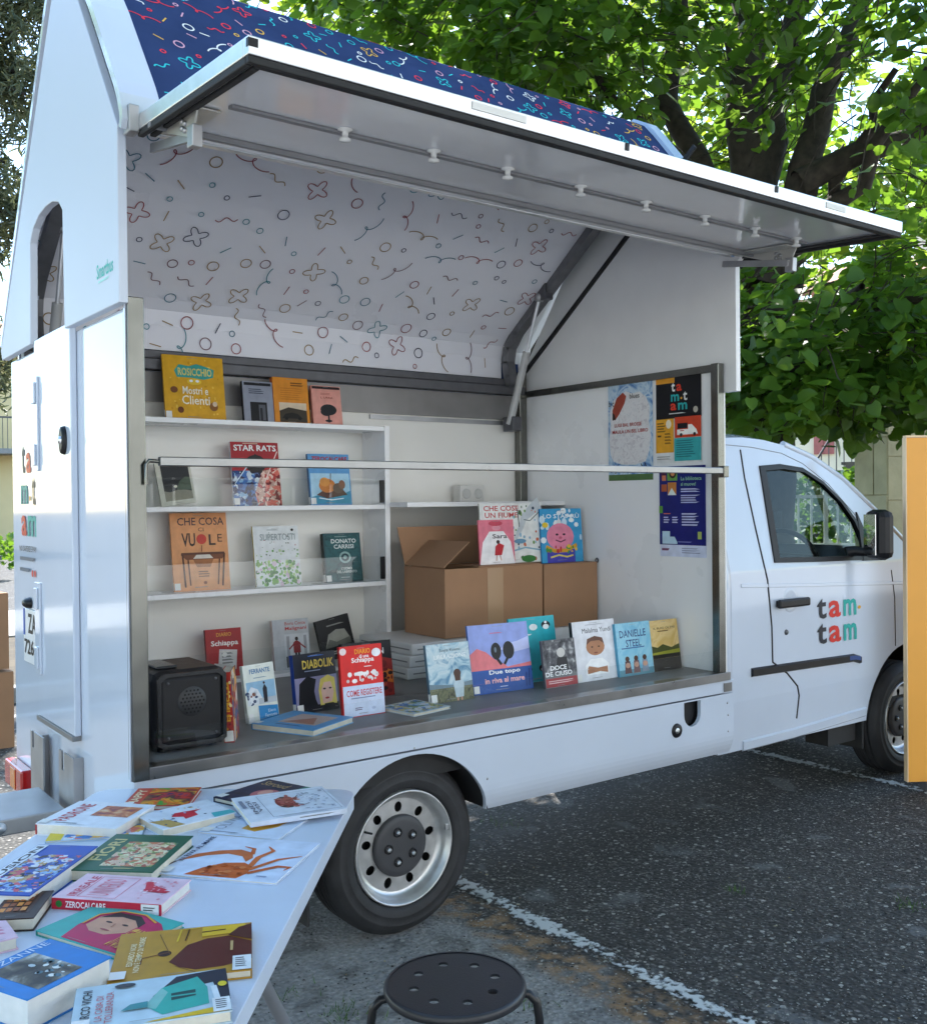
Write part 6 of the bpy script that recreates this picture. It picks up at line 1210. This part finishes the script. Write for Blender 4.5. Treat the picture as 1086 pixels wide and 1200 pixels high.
def tree(label, base, blobs, leaf, seed, leafm, trunk_h, r0, limbs, singles=0, zmin=0., group='trees behind the van', twigs=True, forks=()):
    rg = np.random.default_rng(seed); t = thing('linden_tree', label, 'tree', (base[0], base[1], 0), group)
    off = np.array([base[0], base[1], 0])
    tm = MB(); tr = limb(tm, (0, 0, -.05), (0.1, 0, trunk_h), r0*1.15, r0*.8, seed, 8, .03)
    if forks:
        for i, (f0, f1, ra, rb) in enumerate(forks): limb(tm, Vector(f0)-Vector(off), Vector(f1)-Vector(off), ra, rb, seed+i+40, 8, .05)
    tk = tm.build('trunk', BARK, t, False)
    for i, (c, r_, n) in enumerate(blobs[:limbs]):
        lm = MB(); st_ = tr[-1] if i % 2 else tr[-2]
        limb(lm, st_, Vector(c)-Vector(off), r0*.42, r0*.10, seed+i+1, 9, .10); lm.build('limb', BARK, t, False)
    P, N, T, S, tw = sprays(rg, blobs, leaf)
    for f0, f1, ra, rb in forks:                                         # bare inside of the crown round the big limbs
        a, b = np.array(f0), np.array(f1); tt = np.clip(((P-a)@(b-a))/((b-a)@(b-a)), 0, 1); dd_ = np.linalg.norm(P-(a+tt[:, None]*(b-a)), axis=1)
        kp = (dd_ > .75) | (rg.uniform(0, 1, len(P)) < .12); P, N, T, S = P[kp], N[kp], T[kp], S[kp]
    kz = P[:, 2] > zmin+rg.uniform(0, .14, len(P))+.10*np.sin(P[:, 0]*5); P, N, T, S = P[kz], N[kz], T[kz], S[kz]
    if twigs:
        wb = MB()
        for p in tw:
            if rg.random() < .6 and min(q[2] for q in p) > zmin: wb.tube([tuple(np.array(q)-off) for q in p], [.008]+[.005]*(len(p)-2)+[.002], 3, False)
        o = wb.build('twigs', BARK, t, False); o['kind'] = 'stuff'
    P = P-off
    if singles:
        d = ((P+off-CAM)@FW); uu = 543+FPX*((P+off-CAM)@RT)/d; vv = 600-FPX*((P+off-CAM)@UP)/d
        ok = (uu > 0) & (uu < 1086) & (vv > 0) & (vv < 520) & ((uu > 865) | (vv < 40)); idx = np.where(ok)[0]; idx = idx[np.argsort(d[idx]/S[idx])[:singles]]
        keep = np.ones(len(P), bool); keep[idx] = False
        lm = leaves_mesh('leaf', np.zeros((1, 3)), np.array([[0, 0, 1.]]), np.array([[0, 1., 0]]), np.ones(1), leafm)
        for i in idx:
            n = N[i]/np.linalg.norm(N[i]); tp = T[i]-n*(T[i]@n); tp /= np.linalg.norm(tp); sd = np.cross(tp, n); s_ = S[i]
            o = bpy.data.objects.new('leaf', lm); col.objects.link(o); o.parent = t
            o.matrix_local = Matrix(((sd[0]*s_, tp[0]*s_, n[0]*s_, P[i][0]), (sd[1]*s_, tp[1]*s_, n[1]*s_, P[i][1]), (sd[2]*s_, tp[2]*s_, n[2]*s_, P[i][2]), (0, 0, 0, 1)))
        P, N, T, S = P[keep], N[keep], T[keep], S[keep]
    cm = leaves_mesh('crown', P, N, T, S, leafm); co = bpy.data.objects.new('crown', cm); col.objects.link(co); co.parent = t; co['kind'] = 'stuff'
    return t
def A3(u, v, d): return tuple(at(u, v, d))
tb_ = at(895, 588, 8.4)
blobs = [  # the near linden: low skirt behind the cab, masses up to and over the van
    (A3(960, 425, 7.4), (1.0, .9, .36), 130), (A3(1095, 425, 7.2), (.7, .8, .34), 75), (A3(1010, 335, 7.3), (.9, .9, .34), 70), (A3(1130, 340, 7.4), (1.0, 1.0, .5), 90),
    (A3(880, 420, 7.9), (.7, .7, .40), 70), (A3(1050, 80, 7.6), (1.0, 1.2, .60), 85), (A3(850, 40, 8.9), (1.2, .9, .6), 75), (A3(1120, 20, 7.2), (1.4, 1.3, .8), 120),
    (A3(690, 60, 8.0), (1.0, 1.2, .65), 105), (A3(600, 20, 8.2), (1.1, 1.1, .7), 100), (A3(640, 110, 8.6), (.9, .9, .45), 60), (A3(960, 200, 8.9), (1.0, .7, .45), 40), (A3(500, -10, 8.6), (1.0, 1.0, .6), 80),
    (A3(900, -160, 7.6), (2.0, 2.0, .9), 130), (A3(650, -180, 7.4), (2.0, 2.0, .9), 130), (A3(1150, -200, 7.2), (2.0, 2.0, 1.0), 120), (A3(820, -420, 7.5), (2.2, 2.2, 1.0), 130), (A3(1000, -420, 8.6), (2.6, 2.6, 1.0), 150), (A3(560, -330, 8.0), (2.0, 2.0, .8), 110)]
fk = [(A3(885, 260, 8.4), A3(860, -120, 8.5), .19, .08), (A3(888, 220, 8.4), A3(955, -100, 8.6), .15, .05), (A3(892, 330, 8.4), A3(885, 240, 8.4), .22, .19), (A3(935, 215, 8.0), A3(1170, 110, 7.6), .11, .05), (A3(900, 330, 8.3), A3(945, 190, 8.1), .15, .13), (A3(940, 200, 8.1), A3(1035, -80, 8.4), .12, .04), (A3(780, 130, 8.8), A3(815, -90, 8.8), .10, .04), (A3(880, 300, 8.5), A3(780, 120, 8.8), .12, .09)]
tree('big dark linden tree with low leafy branches hanging behind the cab', tb_, blobs, .100, 21, LEAF, 3.0, .24, 9, 300, zmin=2.0, forks=fk)
# lighter tree further back, sun shining through
blobs2 = [(A3(370, 0, 15), (2.2, 2.0, 1.3), 130), (A3(560, 60, 15.5), (2.2, 2.0, 1.4), 120), (A3(760, 120, 15.5), (2.4, 2.2, 1.5), 180), (A3(960, 160, 16), (2.4, 2.2, 1.6), 190), (A3(460, -120, 15), (2.4, 2.2, 1.4), 90), (A3(1100, 240, 15), (2.0, 2.0, 1.6), 170), (A3(700, -80, 15), (2.6, 2.4, 1.4), 80)]
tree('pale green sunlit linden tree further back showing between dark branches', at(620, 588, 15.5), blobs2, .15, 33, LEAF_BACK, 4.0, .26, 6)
blobs3 = [(A3(1010, 440, 11.4), (1.0, .8, .3), 40), (A3(1180, 400, 11.8), (1.4, 1.2, .7), 50), (A3(880, 440, 11.6), (1.0, .9, .35), 40), (A3(1090, 300, 12.), (1.6, 1.4, .9), 50)]
tree('third linden tree with hanging boughs in front of the stone pillar', at(1230, 588, 12.), blobs3, .115, 57, LEAF, 2.6, .2, 3, zmin=2.2)
blobs4 = [((-1.5, -6.0, 6.6), (2.6, 2.2, 1.0), 190), ((2.2, -5.5, 6.8), (2.6, 2.0, 1.0), 190), ((-5.0, -5.0, 6.4), (2.4, 2.4, 1.0), 150), ((.2, -4.0, 7.6), (2.6, 2.0, .8), 170), ((5.0, -4.2, 7.2), (2.2, 2.2, .9), 140), ((-4.2, -1.2, 7.4), (2.0, 2.2, .9), 80)]  # unseen crown added overhead, dense enough to dim skylight on the van side
tree('tall unseen tree added opposite the hatch to block skylight on the van', (-1.0, -8.0), blobs4, .19, 71, LEAF, 4.6, .24, 6, twigs=False)
tree('broad linden tree standing to the rear of the van near the yellow house', (-4.6, 7.5), [((-4.6, 7.5, 5.2), (2.4, 2.2, 1.4), 150), ((-6.6, 4.2, 5.6), (2.2, 2.2, 1.2), 120), ((-3.6, 9.5, 6.6), (2.2, 2.0, 1.2), 90), ((-8.0, .5, 5.8), (2.2, 2.2, 1.2), 110)], .18, 83, LEAF, 3.2, .22, 4, twigs=False)
# conifer at the upper left
rg = np.random.default_rng(4); cb = at(-160, 588, 15.0); cf_ = thing('pine_tree', 'tall dark conifer with drooping needle sprays beyond the van roof', 'tree', (cb[0], cb[1], 0))
off = np.array([cb[0], cb[1], 0]); tm = MB(); limb(tm, (0, 0, 0), (0, 0, 11), .30, .12, 3, 9, .02); tm.build('trunk', BARK, cf_, False)
NEED = leaf_mat('conifer_needle', (.06, .08, .045), (.16, .17, .09), (.22, .24, .10), .25)
P, N, T, S = [], [], [], []
for i, (u, v, d) in enumerate([(20, 40, 14.6), (60, 90, 14.8), (75, 20, 15), (30, 110, 14.5), (5, 190, 14.6), (40, 245, 14.8), (15, 250, 14.7), (90, -20, 15), (10, 80, 15.2), (50, -40, 14.5), (-60, 60, 14), (-80, 200, 14), (15, 420, 15.2)]):
    e = at(u, v, d)-off; lm = MB(); z = e[2]+rg.uniform(.2, .8); pts = limb(lm, (0, 0, z), tuple(e), .07, .02, 60+i, 7, .06); lm.build('limb', BARK, cf_, False)
    for k in range(100):
        t = rg.uniform(.35, 1.05); b0 = np.array(pts[0])*(1-t)+e*t+rg.normal(size=3)*np.array([.34, .34, .24]); dr_ = np.array([rg.normal()*.4, rg.normal()*.4, -.7]); dr_ /= np.linalg.norm(dr_)
        for j in range(16):
            P.append(b0+dr_*j*.03); T.append(dr_*.6+rg.normal(size=3)*.7); N.append(rg.normal(size=3)+np.array([0, 0, .4])); S.append(rg.uniform(.10, .18))
P, N, T, S = map(np.array, (P, N, T, S)); LVs = LV.copy(); LV[:, 0] *= .22
cm = leaves_mesh('needles', P, N, T, S, NEED); LV[:, 0] = LVs[:, 0]; co = bpy.data.objects.new('needles', cm); col.objects.link(co); co.parent = cf_; co['kind'] = 'stuff'
# hedges: leafy mass over a dark core
def hedge(label, p0, p1, z0, z1, th, n, seed, leaf=.07):
    p0, p1 = np.array([*p0, 0.]), np.array([*p1, 0.]); u = (p1-p0)/np.linalg.norm(p1-p0); L_ = np.linalg.norm(p1-p0); nn = np.array([u[1], -u[0], 0]); rg = np.random.default_rng(seed)
    h = thing('hedge', label, 'hedge', p0)
    a = rg.uniform(0, L_, n); d = rg.uniform(-th/2, th/2, n); z = z0+(z1-z0)*rg.uniform(0, 1, n)**.8+.08*np.sin(a*5); P = a[:, None]*u+d[:, None]*nn; P[:, 2] = z
    cm = leaves_mesh('foliage', P, rg.normal(size=(n, 3))+nn*.8+np.array([0, 0, .6]), rg.normal(size=(n, 3)), leaf*rg.uniform(.6, 1.3, n), LEAF); co = bpy.data.objects.new('foliage', cm); col.objects.link(co); co.parent = h; co['kind'] = 'stuff'
    sm = MB()
    for k in range(int(L_/.5)): q = u*(k*.5+.2); sm.tube([(q[0], q[1], 0), (q[0]+.03, q[1], z1*.8)], [.03, .012], 6, False)
    sm.build('stems', BARK, h, False)['kind'] = 'stuff'
hedge('clipped green hedge behind the white fence', xy(640, 14.4), xy(1160, 13.2), .3, 1.9, .7, 5200, 8, .085)
hedge('low green hedge at the foot of the yellow house', xy(-500, 20.), xy(18, 22.), 0.1, .9, .8, 2600, 9, .10)
